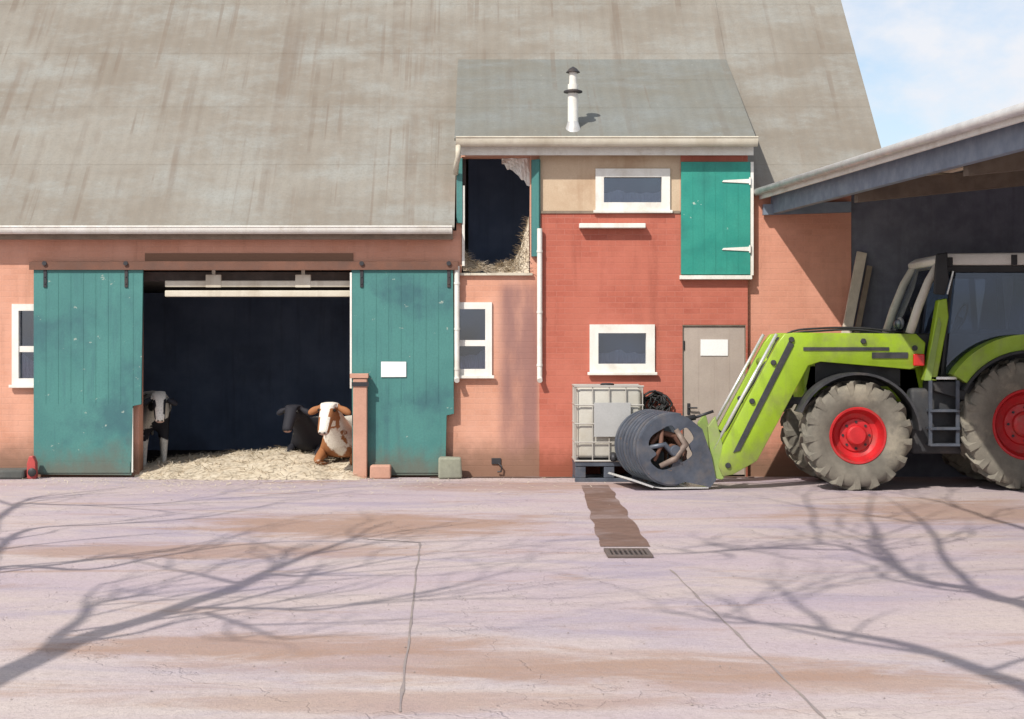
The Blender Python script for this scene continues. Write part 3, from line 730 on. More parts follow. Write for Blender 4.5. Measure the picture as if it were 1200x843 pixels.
tag(o, 'loose hay piled on the sill of the open loft', 'hay', kind='stuff')
def sheet(name, px0, px1, py0, py1, Y, label):
    mb = MB(); mb.box(PXX(px0, Y), PXX(px1, Y), Y, Y + .004, PZ(py1, Y), PZ(py0, Y)); mb.jitter(.004, 5)
    o = build(name, mb, M['paper'], loc=P((px0 + px1) / 2, py1, Y)); tag(o, label, 'notice'); return o
sheet('paper_notice', 446.5, 476, 424, 442, -.142, 'blank white notice on the right teal sliding door')
sheet('paper_notice', 821, 853, 398, 417, -.056, 'blank pale notice on the grey brown back door')

# ------------------------------------------------------------------ open shed on the right
XE, ZS, SK, CS = 3.66, 3.78, .125, .10          # eave start, height, skew, cross slope
def S(s, u, dz=0.0):
    """point s metres in front of the barn along the eave, u metres to the right of it"""
    return Vector((XE + SK * s + u, -s, ZS + CS * u + dz))
shed = empty('open_shed', (XE + 3, -3, 0), 'open-sided shed with low sloping roof and pale eave edge over the tractor', 'shed')
s0, s1, uw = 0.02, 10.2, 8.5
def sheet_prism(a, b, c, d, t0, t1):
    mb = MB(); v = [Vector(p) + Vector((0, 0, t0)) for p in (a, b, c, d)] + [Vector(p) + Vector((0, 0, t1)) for p in (a, b, c, d)]
    return mb.mesh(v, [(0, 1, 2, 3), (4, 5, 6, 7), (0, 1, 5, 4), (1, 2, 6, 5), (2, 3, 7, 6), (3, 0, 4, 7)])
build('shed_roof', sheet_prism(S(s0, 0), S(s1, 0), S(s1, uw), S(s0, uw), 0, .035), M['shedroof'], shed)
build('shed_roof', sheet_prism(S(-.3, 1.95), S(s0 - .001, 1.95), S(s0 - .001, uw), S(-.3, uw), 0.002, .037), M['shedroof'], shed)
def beam(a, b, w, h):
    a, b = Vector(a), Vector(b); t = (b - a).normalized(); n = Vector((-t.y, t.x, 0)).normalized() * w / 2; mb = MB()
    v = []
    for p in (a, b):
        for sx, sz in ((-1, 0), (1, 0), (1, 1), (-1, 1)): v.append(p + n * sx + Vector((0, 0, h * sz)))
    return mb.mesh(v, [(0, 1, 2, 3), (4, 5, 6, 7), (0, 1, 5, 4), (1, 2, 6, 5), (2, 3, 7, 6), (3, 0, 4, 7)])
build('eave_fascia', beam(S(s0, -.02, -.085), S(s1, -.02, -.085), .03, .115), M['white'], shed)
mb = MB(); mb.tube([S(s0, -.085, .012), S(s1, -.085, .012)], .05, 12)
build('eave_gutter', mb, M['zinc'], shed, smooth=True)
build('eave_beam', beam(S(s0 + .02, .16, -.30), S(s1 - .1, .16, -.30), .09, .27), M['bluebeam'], shed)
build('wall_plate', beam(S(.085, .0, -.30), S(.085, 1.16, -.38), .10, .14), M['bluebeam'], shed)
build('purlin', beam(S(1.0, 1.25, -.17), S(s1 - .1, 1.25, -.17), .10, .16), M['shedbeam'], shed)
for u in (2.6, 4.0, 5.4, 6.8):
    build('purlin', beam(S(.1, u, -.15), S(s1 - .1, u, -.15), .07, .14), M['shedwood'], shed)
for s_ in (2.9, 5.9, 8.9):
    build('rafter', sheet_prism(S(s_, .22), S(s_ + .12, .22), S(s_ + .12, uw - .1), S(s_, uw - .1), -.40, -.18), M['shedwood'], shed)
for s_ in (2.96, 8.96):
    build('post', MB().box(S(s_, uw - .25).x - .08, S(s_, uw - .25).x + .08, -s_ - .08, -s_ + .08, 0, S(s_, uw - .25).z - .41), M['shedwood'], shed)
build('back_wall', MB().prism([(4.862, 0), (S(0, uw).x - .1, 0), (S(0, uw).x - .1, S(0, uw).z - .02), (4.862, S(0, 4.86 - XE).z - .02)], .012, .11), M['shedwall'], shed)  # dark boards stand in for the shade on this stretch of wall
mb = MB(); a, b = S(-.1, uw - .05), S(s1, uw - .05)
build('added_side_wall', beam((a.x, a.y, 0), (b.x, b.y, 0), .06, 4.5), M['shedwall'], shed)  # unseen wall added to keep the shed dark inside

# ------------------------------------------------------------------ straw and cattle in the doorway
def straw_h(x, y):
    px = PX + x * F / (y + D); u = (px - 168) / (420 - 168)
    prof = .10 + .24 * max(0, min(1, u)) ** .8
    fr = max(0, min(1, (y + .50 + .16 * mnoise.noise(Vector((x * 1.6, 1, 1))) + .1 * mnoise.noise(Vector((x * 6, 1, 1)))) / .9)); bk = max(0, min(1, (3.0 - y) / 1.4))
    e = min(1, max(0, (x - PXX(160)) / .25)) * min(1, max(0, (PXX(432) - x) / .3)) if y < .0 else 1
    prof *= 1 - .45 * max(0, 1 - abs(px - 392) / 45)
    return -.012 + max(0, prof * fr ** .8 * bk * e + .05 * mnoise.noise(Vector((x * 3, y * 3, 2))) * fr * e)
xs = [PXX(158) + i * .06 for i in range(55)]; ys = [-.85 + j * .08 for j in range(50)]
o = straw_heap('straw_bedding', straw_h, xs, ys, M['straw'], 6000, 11, -.012, slen=.12, stray=500)
tag(o, 'pale straw bedding heaped across the big barn doorway', 'straw', kind='stuff')

def coat_mat(name, dark):
    m, nt, b = nodes(name)
    a = N(nt, 'ShaderNodeAttribute'); a.attribute_name = 'coat'
    f = mul(nt, a.outputs['Fac'], mul(nt, mul(nt, nz(nt, 18, 4), .5, 'SUBTRACT'), .35), 'ADD')
    c = mix(nt, ramp(nt, f, .46, .54), dark, (.72, .68, .60))
    p = N(nt, 'ShaderNodeAttribute'); p.attribute_name = 'pinkness'
    c = mix(nt, p.outputs['Fac'], c, (.42, .26, .22))
    c = mix(nt, mul(nt, ramp(nt, nz(nt, 90, 3, .6, (1, 1, .4)), .4, .7), .3), c, tuple(x * .6 for x in dark))
    L(nt, c, b.inputs['Base Color']); b.inputs['Roughness'].default_value = .75; b.inputs['Specular IOR Level'].default_value = .3
    bump(nt, b, nz(nt, 120, 4, .6, (1, 1, .3)), .3, .006)
    return m
M['browncoat'] = coat_mat('brown_white_coat', (.30, .125, .05)); M['blackcoat'] = coat_mat('black_white_coat', (.018, .018, .024)); M['horn'] = weathered('hoof_horn', (.08, .065, .05))
M['eye'] = weathered('dark_eye', (.01, .008, .006), rough=.15, bmp=0)
def cow(loc, yaw, lying, coat, white, label, sc=1.0, head_dx=0.0, head_z=None, thr=.0, seed=0.0):
    """faces -y; joints in metres"""
    t = empty('cow', loc, label, 'cow', 'cattle in the barn doorway')
    z0 = .0 if lying else .62
    hz = head_z if head_z is not None else (.92 if lying else 1.35)
    hx = head_dx
    J = [(0, .95, z0 + .44, (.36, .33)),            # 0 belly
         (0, 1.45, z0 + .46, (.31, .29)), (0, 1.80, z0 + .44, (.22, .22)),   # 1 2 rump
         (0, .50, z0 + .46, (.30, .31)),             # 3 shoulder
         (hx * .25, .20, z0 + .54, (.20, .24)),      # 4 neck base
         (hx * .6, -.04, (z0 + .54 + hz) / 2 + .05, (.125, .17)),     # 5 neck
         (hx * .9, -.20, hz + .02, (.11, .12)),           # 6 poll
         (hx, -.30, hz - .08, (.135, .125)),         # 7 brow
         (hx * 1.03, -.42, hz - .24, (.105, .10)),  # 8 bridge
         (hx * 1.06, -.51, hz - .38, (.10, .085)),   # 9 muzzle
         (hx * 1.06, -.54, hz - .43, (.075, .055)),  # 10 nose
         ]
    E = [(0, 1), (1, 2), (0, 3), (3, 4), (4, 5), (5, 6), (6, 7), (7, 8), (8, 9), (9, 10)]
    def add(parent, *pts):
        for p in pts:
            J.append(p); E.append((parent, len(J) - 1)); parent = len(J) - 1
    for s in (-1, 1):
        add(6, (hx * .9 + s * .14, -.19, hz - .06, (.035, .035)), (hx * .9 + s * .20, -.20, hz - .085, (.055, .06)), (hx * .9 + s * .27, -.20, hz - .12, (.055, .06)), (hx * .9 + s * .32, -.21, hz - .15, (.02, .02)))
        if lying:
            add(3, (s * .26, .32, .24, .10), (s * .27, .0, .14, .065), (s * .22, .24, .07, .05), (s * .20, .36, .06, .045))
            add(1, (s * .34, 1.15, .26, .15), (s * .44, 1.45, .13, .08), (s * .42, 1.12, .07, .05), (s * .41, .98, .06, .045))
        else:
            add(3, (s * .17, .46, z0 + .12, .11), (s * .17, .44, .36, .062), (s * .17, .46, .12, .045), (s * .17, .42, .04, .055))
            add(1, (s * .2, 1.50, z0 + .14, .15), (s * .2, 1.74, .46, .065), (s * .2, 1.70, .12, .045), (s * .2, 1.65, .04, .055))
    add(2, (0, 1.98, z0 + .50, .05), (0.03, 2.05, z0 + .2, .03), (0.03, 2.05, max(.08, z0 - .1), .035))
    mb = skin_body([(j[0] * sc, j[1] * sc, j[2] * sc, tuple(r * sc for r in j[3]) if isinstance(j[3], tuple) else j[3] * sc) for j in J], E, 2)
    for _ in range(5): bmesh.ops.smooth_vert(mb.bm, verts=[v for v in mb.bm.verts if v.co.y > -.02 * sc and abs(v.co.x) < .5], factor=.5, use_axis_x=True, use_axis_y=True, use_axis_z=True)
    bmesh.ops.smooth_vert(mb.bm, verts=mb.bm.verts[:], factor=.4, use_axis_x=True, use_axis_y=True, use_axis_z=True)
    rot = Matrix.Rotation(yaw, 4, 'Z')
    coatv, pinkv = [], []
    for v in mb.bm.verts:
        c = v.co / sc
        w = mnoise.noise(Vector((c.x * 1.9 + seed, c.y * 1.9, c.z * 1.9))) + .35 * mnoise.noise(c * 5 + Vector((seed, 0, 0))) + thr
        head = c.y < -.16
        if head:
            ear = abs(c.x - hx * .95) > .13
            side = abs(c.x - hx) > .07 + .02 * mnoise.noise(c * 9) and c.z < hz - .05
            w = (-.6 if ear or side else .8) if white else w
            if white and c.z > hz + .02 and not ear and abs(c.x - hx) < .05: w = .8
        if not lying and c.z < .5: w += .5
        coatv.append(max(0, min(1, .5 + w * .9)))
        pinkv.append(.8 if head and c.z < hz - .405 else 0)
    bm = mb.bm; la = bm.verts.layers.float.new('coat'); lp = bm.verts.layers.float.new('pinkness')
    for v, a, b in zip(bm.verts, coatv, pinkv): v[la] = a; v[lp] = b
    bmesh.ops.transform(bm, matrix=Matrix.Translation(Vector(loc)) @ rot, verts=bm.verts[:])
    build('body', mb, coat, t, smooth=True)
    for s in (-1, 1):
        p = rot @ Vector(((hx + s * .115) * sc, -.345 * sc, (hz - .09) * sc)) + Vector(loc)
        build('eye', MB().sph(p, .024 * sc, seg=12), M['eye'], t, smooth=True)
        q = rot @ Vector(((hx * 1.06 + s * .035) * sc, -.582 * sc, (hz - .40) * sc)) + Vector(loc)
        build('nostril', MB().sph(q, .016 * sc, (1, .6, .8), seg=10), M['eye'], t, smooth=True)
    return t
cow((PXX(392, .0), .0, .08), R(-10), True, M['browncoat'], True, 'brown and white cow lying on straw beside the pink post', .92, head_dx=-.02, head_z=.98, thr=-.05, seed=3.3)
cow((PXX(352, .6), .66, .14), R(-14), True, M['blackcoat'], False, 'dark cow lying just left behind the brown and white one', .80, head_dx=-.05, head_z=.98, thr=-.42, seed=9.1)
cow((PXX(180, .5), .62, .0), R(14), False, M['blackcoat'], True, 'black and white cow standing in shade by the left sliding door', .80, head_dx=.05, head_z=1.32, thr=.05, seed=1.7)

# ------------------------------------------------------------------ small things along the wall
pb = empty('bumper_post', (PXX(421.5, -.2), -.2, 0), 'pink concrete post standing before the right teal door edge', 'post')
build('post_body', MB().box(PXX(413.5, -.28), PXX(430, -.28), -.28, -.14, 0, PZ(444, -.28), .012).jitter(.006, 4), M['pier'], pb)
build('post_cap', MB().box(PXX(410, -.29), PXX(431.5, -.29), -.295, -.145, PZ(443.5, -.28), PZ(438, -.28), .006), M['pier'], pb)
build('post_bracket', MB().box(PXX(412, -.3), PXX(432, -.3), -.296, -.283, PZ(453, -.3), PZ(448, -.3)), M['iron'], pb)
o = build('concrete_block', MB().box(PXX(434, -.3), PXX(458, -.3), -.36, -.15, 0, PZ(545, -.3), .02).jitter(.012, 5), M['pier'], loc=(PXX(446, -.3), -.25, 0)); tag(o, 'low pinkish concrete block at the foot of the right teal door', 'block')
o = build('stone_block', MB().box(PXX(514, -.3), PXX(541, -.3), -.38, -.14, .0, PZ(536, -.3), .025).jitter(.02, 5), M['greystone'], loc=(PXX(528, -.3), -.26, 0)); tag(o, 'greenish grey stone block beneath the teal door right corner', 'stone')
o = build('stone_block', MB().box(PXX(-14, -.3), PXX(30, -.3), -.42, -.05, .0, PZ(550, -.3), .03).jitter(.02, 5), M['stone'], loc=(PXX(8, -.3), -.25, 0)); tag(o, 'dark stone block at the wall foot under the left window', 'stone')
rg = empty('guide_roller', (PXX(38.5, -.3), -.3, 0), 'small red door guide with black roller beside the dark stone', 'door guide')
mb = MB(); xx = PXX(38, -.3); mb.prism([(xx - .06, .0), (xx + .06, .0), (xx + .055, .22), (xx + .02, .30), (xx - .03, .30), (xx - .06, .2)], -.36, -.24, .012); build('housing', mb, M['redpaint'], rg)
build('roller', MB().lathe([(0, -.40), (.03, -.40), (.055, -.385), (.055, -.37), (0, -.37)], (xx + .015, 0, .09), 'y', 20), M['rubber'], rg, autos=40)
# two bits of broken stone at the wall
for px, py, w, label in ((581, 541, 9, 'small dark ring bolt plate low on the pink wall'),):
    mb = MB(); mb.box(PXX(px - 5), PXX(px + 6), -.02, -.002, PZ(py + 3), PZ(py - 4), .003); mb.tube([P(px + 3, py + 2, -.03), P(px + 7, py + 6, -.05), P(px + 6, py + 12, -.05), P(px + 2, py + 12, -.04)], .012, 8)
    o = build('wall_ring', mb, M['iron'], loc=P(px, py, -.02)); tag(o, label, 'ring')

# drain grate
dg = empty('drain_grate', (G(736, 650).x, G(736, 650).y, 0), 'iron drain grate at the end of the muddy runnel', 'drain')
gx, gy = dg.location.x, dg.location.y
mb = MB()
for (a, b, c, d) in ((-.19, .19, -.24, -.20), (-.19, .19, .20, .24), (-.19, -.15, -.2, .2), (.15, .19, -.2, .2)): mb.box(gx + a, gx + b, gy + c, gy + d, .002, .026, .004)
build('grate_frame', mb, M['rustgrate'], dg)
mb = MB()
for i in range(7): x = gx - .125 + i * .0416; mb.box(x - .009, x + .009, gy - .199, gy + .199, .008, .022)
build('grate_bars', mb, M['rustgrate'], dg)
build('pit_dark_sheet', MB().box(gx - .149, gx + .149, gy - .199, gy + .199, .001, .006), M['black'], dg)  # flat black sheet painted in for the darkness under the bars

# caged water tank
IY0, IY1 = -.80, -.10
ix0, ix1 = PXX(674, IY0), PXX(754, IY0); itop = PZ(453, IY0)
tank = empty('caged_tank', ((ix0 + ix1) / 2, (IY0 + IY1) / 2, 0), 'white caged plastic liquid tank on a pallet against the red wall', 'tank')
build('bladder', MB().box(ix0 + .025, ix1 - .025, IY0 + .03, IY1 - .03, .30, itop - .015, .05), M['ibc'], tank, autos=60)
build('filler_cap', MB().lathe([(0, 0), (.09, 0), (.09, .04), (.07, .05), (0, .05)], ((ix0 + ix1) / 2, -.45, itop - .016), 'z', 20), M['iron'], tank, autos=40)
mb = MB(); z0 = .27
for i in range(5):
    x = ix0 + .01 + (ix1 - ix0 - .02) * i / 4
    mb.tube([(x, IY0, z0), (x, IY0, itop)], .008, 8); mb.tube([(x, IY1, z0), (x, IY1, itop)], .008, 8)
for i in range(1, 4):
    y = IY0 + (IY1 - IY0) * i / 4
    for x in (ix0 + .002, ix1 - .002): mb.tube([(x, y, z0), (x, y, itop)], .008, 8)
for j in range(5):
    z = z0 + (itop - z0) * j / 4; r = .013 if j in (0, 4) else .009
    mb.tube([(ix0, IY0 - .004, z), (ix1, IY0 - .004, z), (ix1, IY1, z), (ix0, IY1, z), (ix0, IY0 - .004, z)], r, 8)
build('cage', mb, M['galv'], tank)
build('label_plate', MB().box(PXX(696, IY0), PXX(739, IY0), IY0 - .022, IY0 - .015, PZ(512, IY0), PZ(472, IY0), .002), M['plate'], tank)
mb = MB()
mb.box(ix0, ix1, IY0, IY1, .20, .265, .008)
for x in (ix0, (ix0 + ix1) / 2 - .07, ix1 - .14): mb.box(x + .003, x + .137, IY0 + .01, IY1 - .01, .05, .198, .008)
mb.box(ix0, ix1, IY0 + .005, IY0 + .1, .0, .048, .005); mb.box(ix0, ix1, IY1 - .1, IY1 - .005, .0, .048, .005)
build('pallet', mb, M['greymetal'], tank)
mb = MB(); vx = (ix0 + ix1) / 2 + .05
mb.tube([(vx, IY0 + .03, .34), (vx, IY0 - .08, .33), (vx, IY0 - .10, .28)], [.045, .045, .04], 12); build('valve', mb, M['iron'], tank, smooth=True)
# two dark buckets at the tank's left foot
for k, (px, py, r, lb) in enumerate(((680, 536, .05, 'small dark float lying on the pallet left corner of the tank'), (677, 549, .055, 'small dark bung on the ground left of the tank pallet'))):
    pass
# tangle of hose on a wall hook
r = random.Random(4); mb = MB(); c = P(769, 473, -.14); pts = []
for i in range(230):
    a = i * .37; rr = .11 + .055 * math.sin(i * .23) + r.uniform(-.02, .02)
    pts.append(c + Vector((rr * math.cos(a) * 1.05 + .03 * math.sin(i * .05), r.uniform(-.045, .045), rr * math.sin(a) - .01)))
mb.tube(pts, .0115, 6)
hb = build('hose_coil', mb, M['rubber'], loc=c, smooth=True); tag(hb, 'tangled coil of black hose hanging on the red wall right of the tank', 'hose')

# weathered planks leaning in the shed behind the tractor
def lean(pxb, pyb, Yb, pxt, pyt, Yt, w, th, mat, label):
    a = P(pxb, pyb, Yb); b = P(pxt, pyt, Yt); a = a + (b - a) * 0
    t = (b - a).normalized(); u = Vector((0, 1, 0)); u = (u - t * u.dot(t)).normalized(); v = t.cross(u)
    mb = MB(); vv = []
    for p in (a, b):
        for sx, sy in ((-1, -1), (1, -1), (1, 1), (-1, 1)): vv.append(p + v * sx * w / 2 + u * sy * th / 2)
    mb.mesh(vv, [(0, 1, 2, 3), (4, 5, 6, 7), (0, 1, 5, 4), (1, 2, 6, 5), (2, 3, 7, 6), (3, 0, 4, 7)])
    o = build('plank', mb, mat, loc=a); tag(o, label, 'plank', 'planks leaning behind the tractor')
a = P(985, 390, -.22); b = P(1009, 296, -.08)
def extend(px0, py0, px1, py1, py): t = (py - py0) / (py1 - py0); return px0 + (px1 - px0) * t
yb = PY + H * F / (D - .32) - .5
lean(extend(992, 390, 1010, 296, yb), yb, -.32, 1010, 296, -.05, .13, .04, M['palewood'], 'pale weathered plank leaning on the wall behind the green bonnet')
lean(extend(1004, 390, 1019, 312, yb), yb, -.33, 1019, 312, -.05, .07, .035, M['timber'], 'narrow darker plank leaning right beside the pale one')

# ------------------------------------------------------------------ tractor with loader
YN, YF = -1.86, -.62                         # middle of near and far wheels
YC = (YN + YF) / 2
FX, FR = PXX(1002, YN), .665
RX, RR = PXX(1199, YN), .80
tr = empty('tractor', ((FX + RX) / 2, YC, 0), 'lime green tractor with red wheel rims and front loader facing left', 'tractor')
def wheel(x, y, r, w, rim_r, lugs, side, seed):
    z = r
    tw = w / 2
    # tyre
    mb = MB()
    prof = [(rim_r - .015, -tw * .72), (rim_r + .02, -tw * .82), (rim_r + (r - rim_r) * .35, -tw * 1.0), (rim_r + (r - rim_r) * .62, -tw * 1.02), (r - .075, -tw * .93), (r - .045, -tw * .78), (r - .035, 0),
            (r - .045, tw * .78), (r - .075, tw * .93), (rim_r + (r - rim_r) * .62, tw * 1.02), (rim_r + (r - rim_r) * .35, tw * 1.0), (rim_r + .02, tw * .82), (rim_r - .015, tw * .72)]
    mb.lathe(prof, (x, y, z), 'y', 64)
    for k in range(lugs):
        for s in (-1, 1):
            a0 = 2 * math.pi * (k + (.5 if s > 0 else 0)) / lugs
            vs_ = []; steps = 5
            for i in range(steps + 1):
                t = i / steps; yy = s * tw * (.02 + 1.0 * t); a = a0 + .26 * t * (.62 / r); rr1 = r if t < .8 else r - .02 * (t - .8) / .2
                rin = r - .06 - .07 * max(0, t - .75) / .25
                wd = (.026 + .012 * t) / r
                for da, rad in ((-wd, rin), (-wd * .75, rr1), (wd * .75, rr1), (wd, rin)):
                    vs_.append((x + rad * math.cos(a + da), y + yy, z + rad * math.sin(a + da)))
            fs = [(0, 1, 2, 3), tuple(4 * steps + q for q in (3, 2, 1, 0))]
            for i in range(steps):
                for q in range(4): fs.append((4 * i + q, 4 * i + (q + 1) % 4, 4 * i + 4 + (q + 1) % 4, 4 * i + 4 + q))
            mb.mesh(vs_, fs)
            # shoulder of the lug running down the sidewall
            a = a0 + .26 * (.62 / r); vs_ = []
            for rad, yy, wd in ((r - .02, tw * 1.0, .036), (r - .11, tw * 1.045, .03), (r - .17, tw * 1.03, .02)):
                for da, oo in ((-wd / r, 0), (wd / r, 0), (wd / r, -.03), (-wd / r, -.03)):
                    vs_.append((x + rad * math.cos(a + da + .02), y + s * (yy + oo), z + rad * math.sin(a + da + .02)))
            fs = [(0, 1, 2, 3), (11, 10, 9, 8)]
            for i in range(2):
                for q in range(4): fs.append((4 * i + q, 4 * i + (q + 1) % 4, 4 * i + 4 + (q + 1) % 4, 4 * i + 4 + q))
            mb.mesh(vs_, fs)
    wl_ = build('wheel', mb, M['tyre'], tr, autos=35)
    # rim: dished, facing out
    o_ = -side  # outward is -y for the near wheels (side=1)
    q = lambda h: -h * side
    prof = [(rim_r + .012, q(tw * .80)), (rim_r + .005, q(tw * .86)), (rim_r - .018, q(tw * .84)), (rim_r - .035, q(tw * .55)), (rim_r - .07, q(tw * .25)), (rim_r * .62, q(tw * .12)), (rim_r * .58, q(tw * .22)), (rim_r * .38, q(tw * .26)), (rim_r * .36, q(tw * .52)), (rim_r * .30, q(tw * .62)), (0, q(tw * .64))]
    rm = MB().lathe(prof, (x, y, z), 'y', 48)
    ri = build('rim', rm, M['redrim'], wl_, autos=30)
    for k in range(8 if side > 0 else 0):
        a = 2 * math.pi * k / 8
        mb = MB(); mb.lathe([(0, q(tw * .30)), (.017, q(tw * .30)), (.017, q(tw * .22)), (0, q(tw * .22))], (x + rim_r * .48 * math.cos(a), y, z + rim_r * .48 * math.sin(a)), 'y', 6)
        build('wheel_nut', mb, M['iron'], wl_)
    return wl_
wheel(FX, YN, FR, .40, .335, 17, 1, 1); wheel(FX, YF, FR, .40, .335, 17, -1, 2)
wheel(RX, YN, RR, .46, .42, 19, 1, 3); wheel(RX, YF, RR, .46, .42, 19, -1, 4)
# chassis, axles, sump
mb = MB(); mb.box(FX - .35, RX + .3, YC - .22, YC + .22, .52, .95, .03)
mb.box(FX - .1, FX + .1, YN + .2, YF - .2, .58, .78, .03); mb.box(RX - .14, RX + .14, YN + .22, YF - .22, .62, .95, .04)
mb.box(FX + .75, FX + 1.5, YC - .42, YC + .42, .42, .90, .05)
build('chassis', mb, M['chassis'], tr)
# bonnet
def zpt(pts, Y): return [(PXX(a, Y), PZ(b, Y)) for a, b in pts]
bx = zpt([(936, 470), (930, 430), (934, 408), (950, 399), (1000, 395), (1078, 391), (1085, 470)], YC)
build('bonnet', MB().prism(bx, YC - .36, YC + .36, .05), M['lime'], tr, autos=50)
build('bonnet_grille', MB().box(PXX(955, YC - .36), PXX(1055, YC - .36), YC - .372, YC - .355, PZ(452, YC), PZ(420, YC), .006), M['black'], tr)
# front mudguard (arc), dusty
def arc_band(cx, cz, r0, r1, a0, a1, y0, y1, n=22):
    mb = MB(); pts = []
    for i in range(n + 1): a = R(a0 + (a1 - a0) * i / n); pts.append((cx + r1 * math.cos(a), cz + r1 * math.sin(a)))
    for i in range(n, -1, -1): a = R(a0 + (a1 - a0) * i / n); pts.append((cx + r0 * math.cos(a), cz + r0 * math.sin(a)))
    return mb.prism(pts, y0, y1)
for y in (YN, YF):
    build('mudguard', arc_band(FX, FR, .735, .765, 5, 158, y - .2, y + .2), M['chassis'], tr, autos=40)
build('loader_frame', MB().prism(zpt([(948, 428), (1072, 432), (1080, 470), (1060, 462), (1030, 447), (1000, 440), (968, 446), (948, 470), (938, 476)], -1.55), -1.60, -1.52, .01), M['limepale'], tr)
# loader arms
arm = [(1083, 402), (1072, 391.5), (1000, 390.5), (930, 390), (918, 391.5), (910, 402), (846, 522), (841, 546), (846, 558), (858, 556), (886, 540), (946, 429), (960, 424), (1065, 433), (1080, 428)]
YA, YB_ = -1.80, -.86
def arm_pts(Y): return [(PXX(a, YA), PZ(b, YA)) for a, b in arm]
for Y in (YA, YB_):
    la_ = build('loader_arm', MB().prism(arm_pts(Y), Y - .07, Y + .07, .012), M['lime'], tr, autos=40)
    # raised web plate, pins, edge highlight rod
    e = [(PXX(a, YA), PZ(b, YA)) for a, b in ((923, 400), (929, 404), (866, 528), (858, 530))]
    build('arm_rib', MB().prism(e, Y - .085, Y - .071, .003), M['chassis'], la_)
    for a, b in ((1070, 408), (926, 398), (905, 425), (880, 470), (852, 545), (1010, 400)):
        build('arm_pin', MB().lathe([(0, -.10), (.028, -.10), (.034, -.09), (.034, -.068), (0, -.068)], (PXX(a, YA), Y, PZ(b, YA)), 'y', 14), M['chassis'], la_)
    a, b = P(912, 393, YA), P(838, 528, YA); mb = MB(); off = Vector((-.025, Y - YA - .03, .012))
    mb.tube([a + off, b + off], .021, 10); build('edge_highlight_rod', mb, M['steel'], la_, smooth=True)  # pale rod added as the sunlit edge of the arm
    mb = MB(); mb.box(PXX(940, YA), PXX(1040, YA), Y - .082, Y - .072, PZ(411, YA), PZ(407, YA)); mb.box(PXX(1020, YA), PXX(1062, YA), Y - .084, Y - .074, PZ(420, YA), PZ(413, YA))
    build('arm_slot', mb, M['chassis'], la_)
    mb = MB(); a, b = P(962, 452, Y), P(893, 500, Y)
    mb.tube([P(1005, 470, YA) + Vector((0, Y - YA + .11, 0)), P(925, 470, YA) + Vector((0, Y - YA + .11, 0))], .045, 12); mb.tube([P(935, 470, YA) + Vector((0, Y - YA + .11, 0)), P(893, 500, YA) + Vector((0, Y - YA + .11, 0))], .025, 10)
    build('lift_cylinder', mb, M['chassis'], la_, smooth=True)
mb = MB(); mb.tube([(PXX(905, YA), YA + .07, PZ(425, YA)), (PXX(905, YA), YB_ - .07, PZ(425, YA))], .055, 14); build('cross_tube', mb, M['lime'], tr, smooth=True)
# loader mast and red lamp
build('loader_mast', MB().prism(zpt([(1098, 352), (1108, 350), (1110, 372), (1096, 446), (1081, 446), (1090, 400)], -1.86), -1.93, -1.78, .012), M['lime'], tr)
build('mast_edge', MB().prism(zpt([(1083, 446), (1091, 446), (1103, 380), (1100, 372)], -1.94), -1.945, -1.932), M['limepale'], tr)
build('marker_lamp', MB().box(PXX(1070, -1.9), PXX(1083, -1.9), -1.93, -1.88, PZ(429, -1.9), PZ(415, -1.9), .012), M['lamp'], tr)
# grapple bucket
bc = P(786, 526, -1.86); bR = .435
bY0, bY1 = -1.88, -.86
gb_outer = []
for i in range(30):
    a = R(62 + (292 - 62) * i / 29); gb_outer.append((bc.x + bR * .98 * math.cos(a), bc.z + bR * .98 * math.sin(a)))
gb_outer += [(PXX(832, -1.86), .03), (PXX(839, -1.86), .12), (PXX(833, -1.86), .42), (PXX(822, -1.86), .74)]
def blob(px, py, pts): return [(PXX(px + a, -1.86), PZ(py + b, -1.86)) for a, b in pts]
holes = [blob(0, 0, [(770, 504), (784, 498), (792, 506), (803, 501), (812, 513), (806, 522), (810, 533), (797, 541), (788, 537), (784, 547), (770, 549), (759, 539), (766, 531), (757, 521), (760, 511)])]
def smooth_loop(pts, n=5):
    out = []; m = len(pts)
    for i in range(m):
        p0, p1, p2, p3 = [Vector(pts[(i + q) % m]) for q in (-1, 0, 1, 2)]
        for k in range(n):
            t = k / n; v = .5 * ((2 * p1) + (p2 - p0) * t + (2 * p0 - 5 * p1 + 4 * p2 - p3) * t * t + (3 * p1 - p0 - 3 * p2 + p3) * t ** 3); out.append((v.x, v.y))
    return out
holes = [smooth_loop(h) for h in holes]
for Y, hs in ((bY0, holes), (bY1, [])):
    pl = plate_holes(gb_outer, hs, Y, .025)
    sp = build('bucket', pl, M['greymetal'], tr, label='worn grey round grapple bucket side' if hs else None)
    if hs: bucket = sp
    else: bucket_far = sp

def arc_pts(r, a0, a1, n): return [(bc.x + r * math.cos(R(a0 + (a1 - a0) * i / n)), bc.z + r * math.sin(R(a0 + (a1 - a0) * i / n))) for i in range(n + 1)]
mb = MB(); mb.prism(arc_pts(bR - .035, 70, 288, 30) + arc_pts(bR - .055, 70, 288, 30)[::-1], bY0 + .014, bY1 - .014)
build('bucket_shell', mb, M['greymetal'], bucket, autos=40)
for i in range(8):
    y = bY0 + .03 + (bY1 - bY0 - .06) * i / 7
    mb = MB(); mb.prism(arc_pts(bR + .012, 75, 282, 30) + arc_pts(bR - .033, 75, 282, 30)[::-1], y - .028, y + .028, .006)
    build('tine', mb, M['greymetal'], bucket, autos=40)
mb = MB(); mb.prism([(bc.x - .25, .045), (bc.x - .12, .02), (bc.x + .45, .018), (bc.x + .45, .034), (bc.x - .12, .038)], bY0 - .02, bY1 + .02)
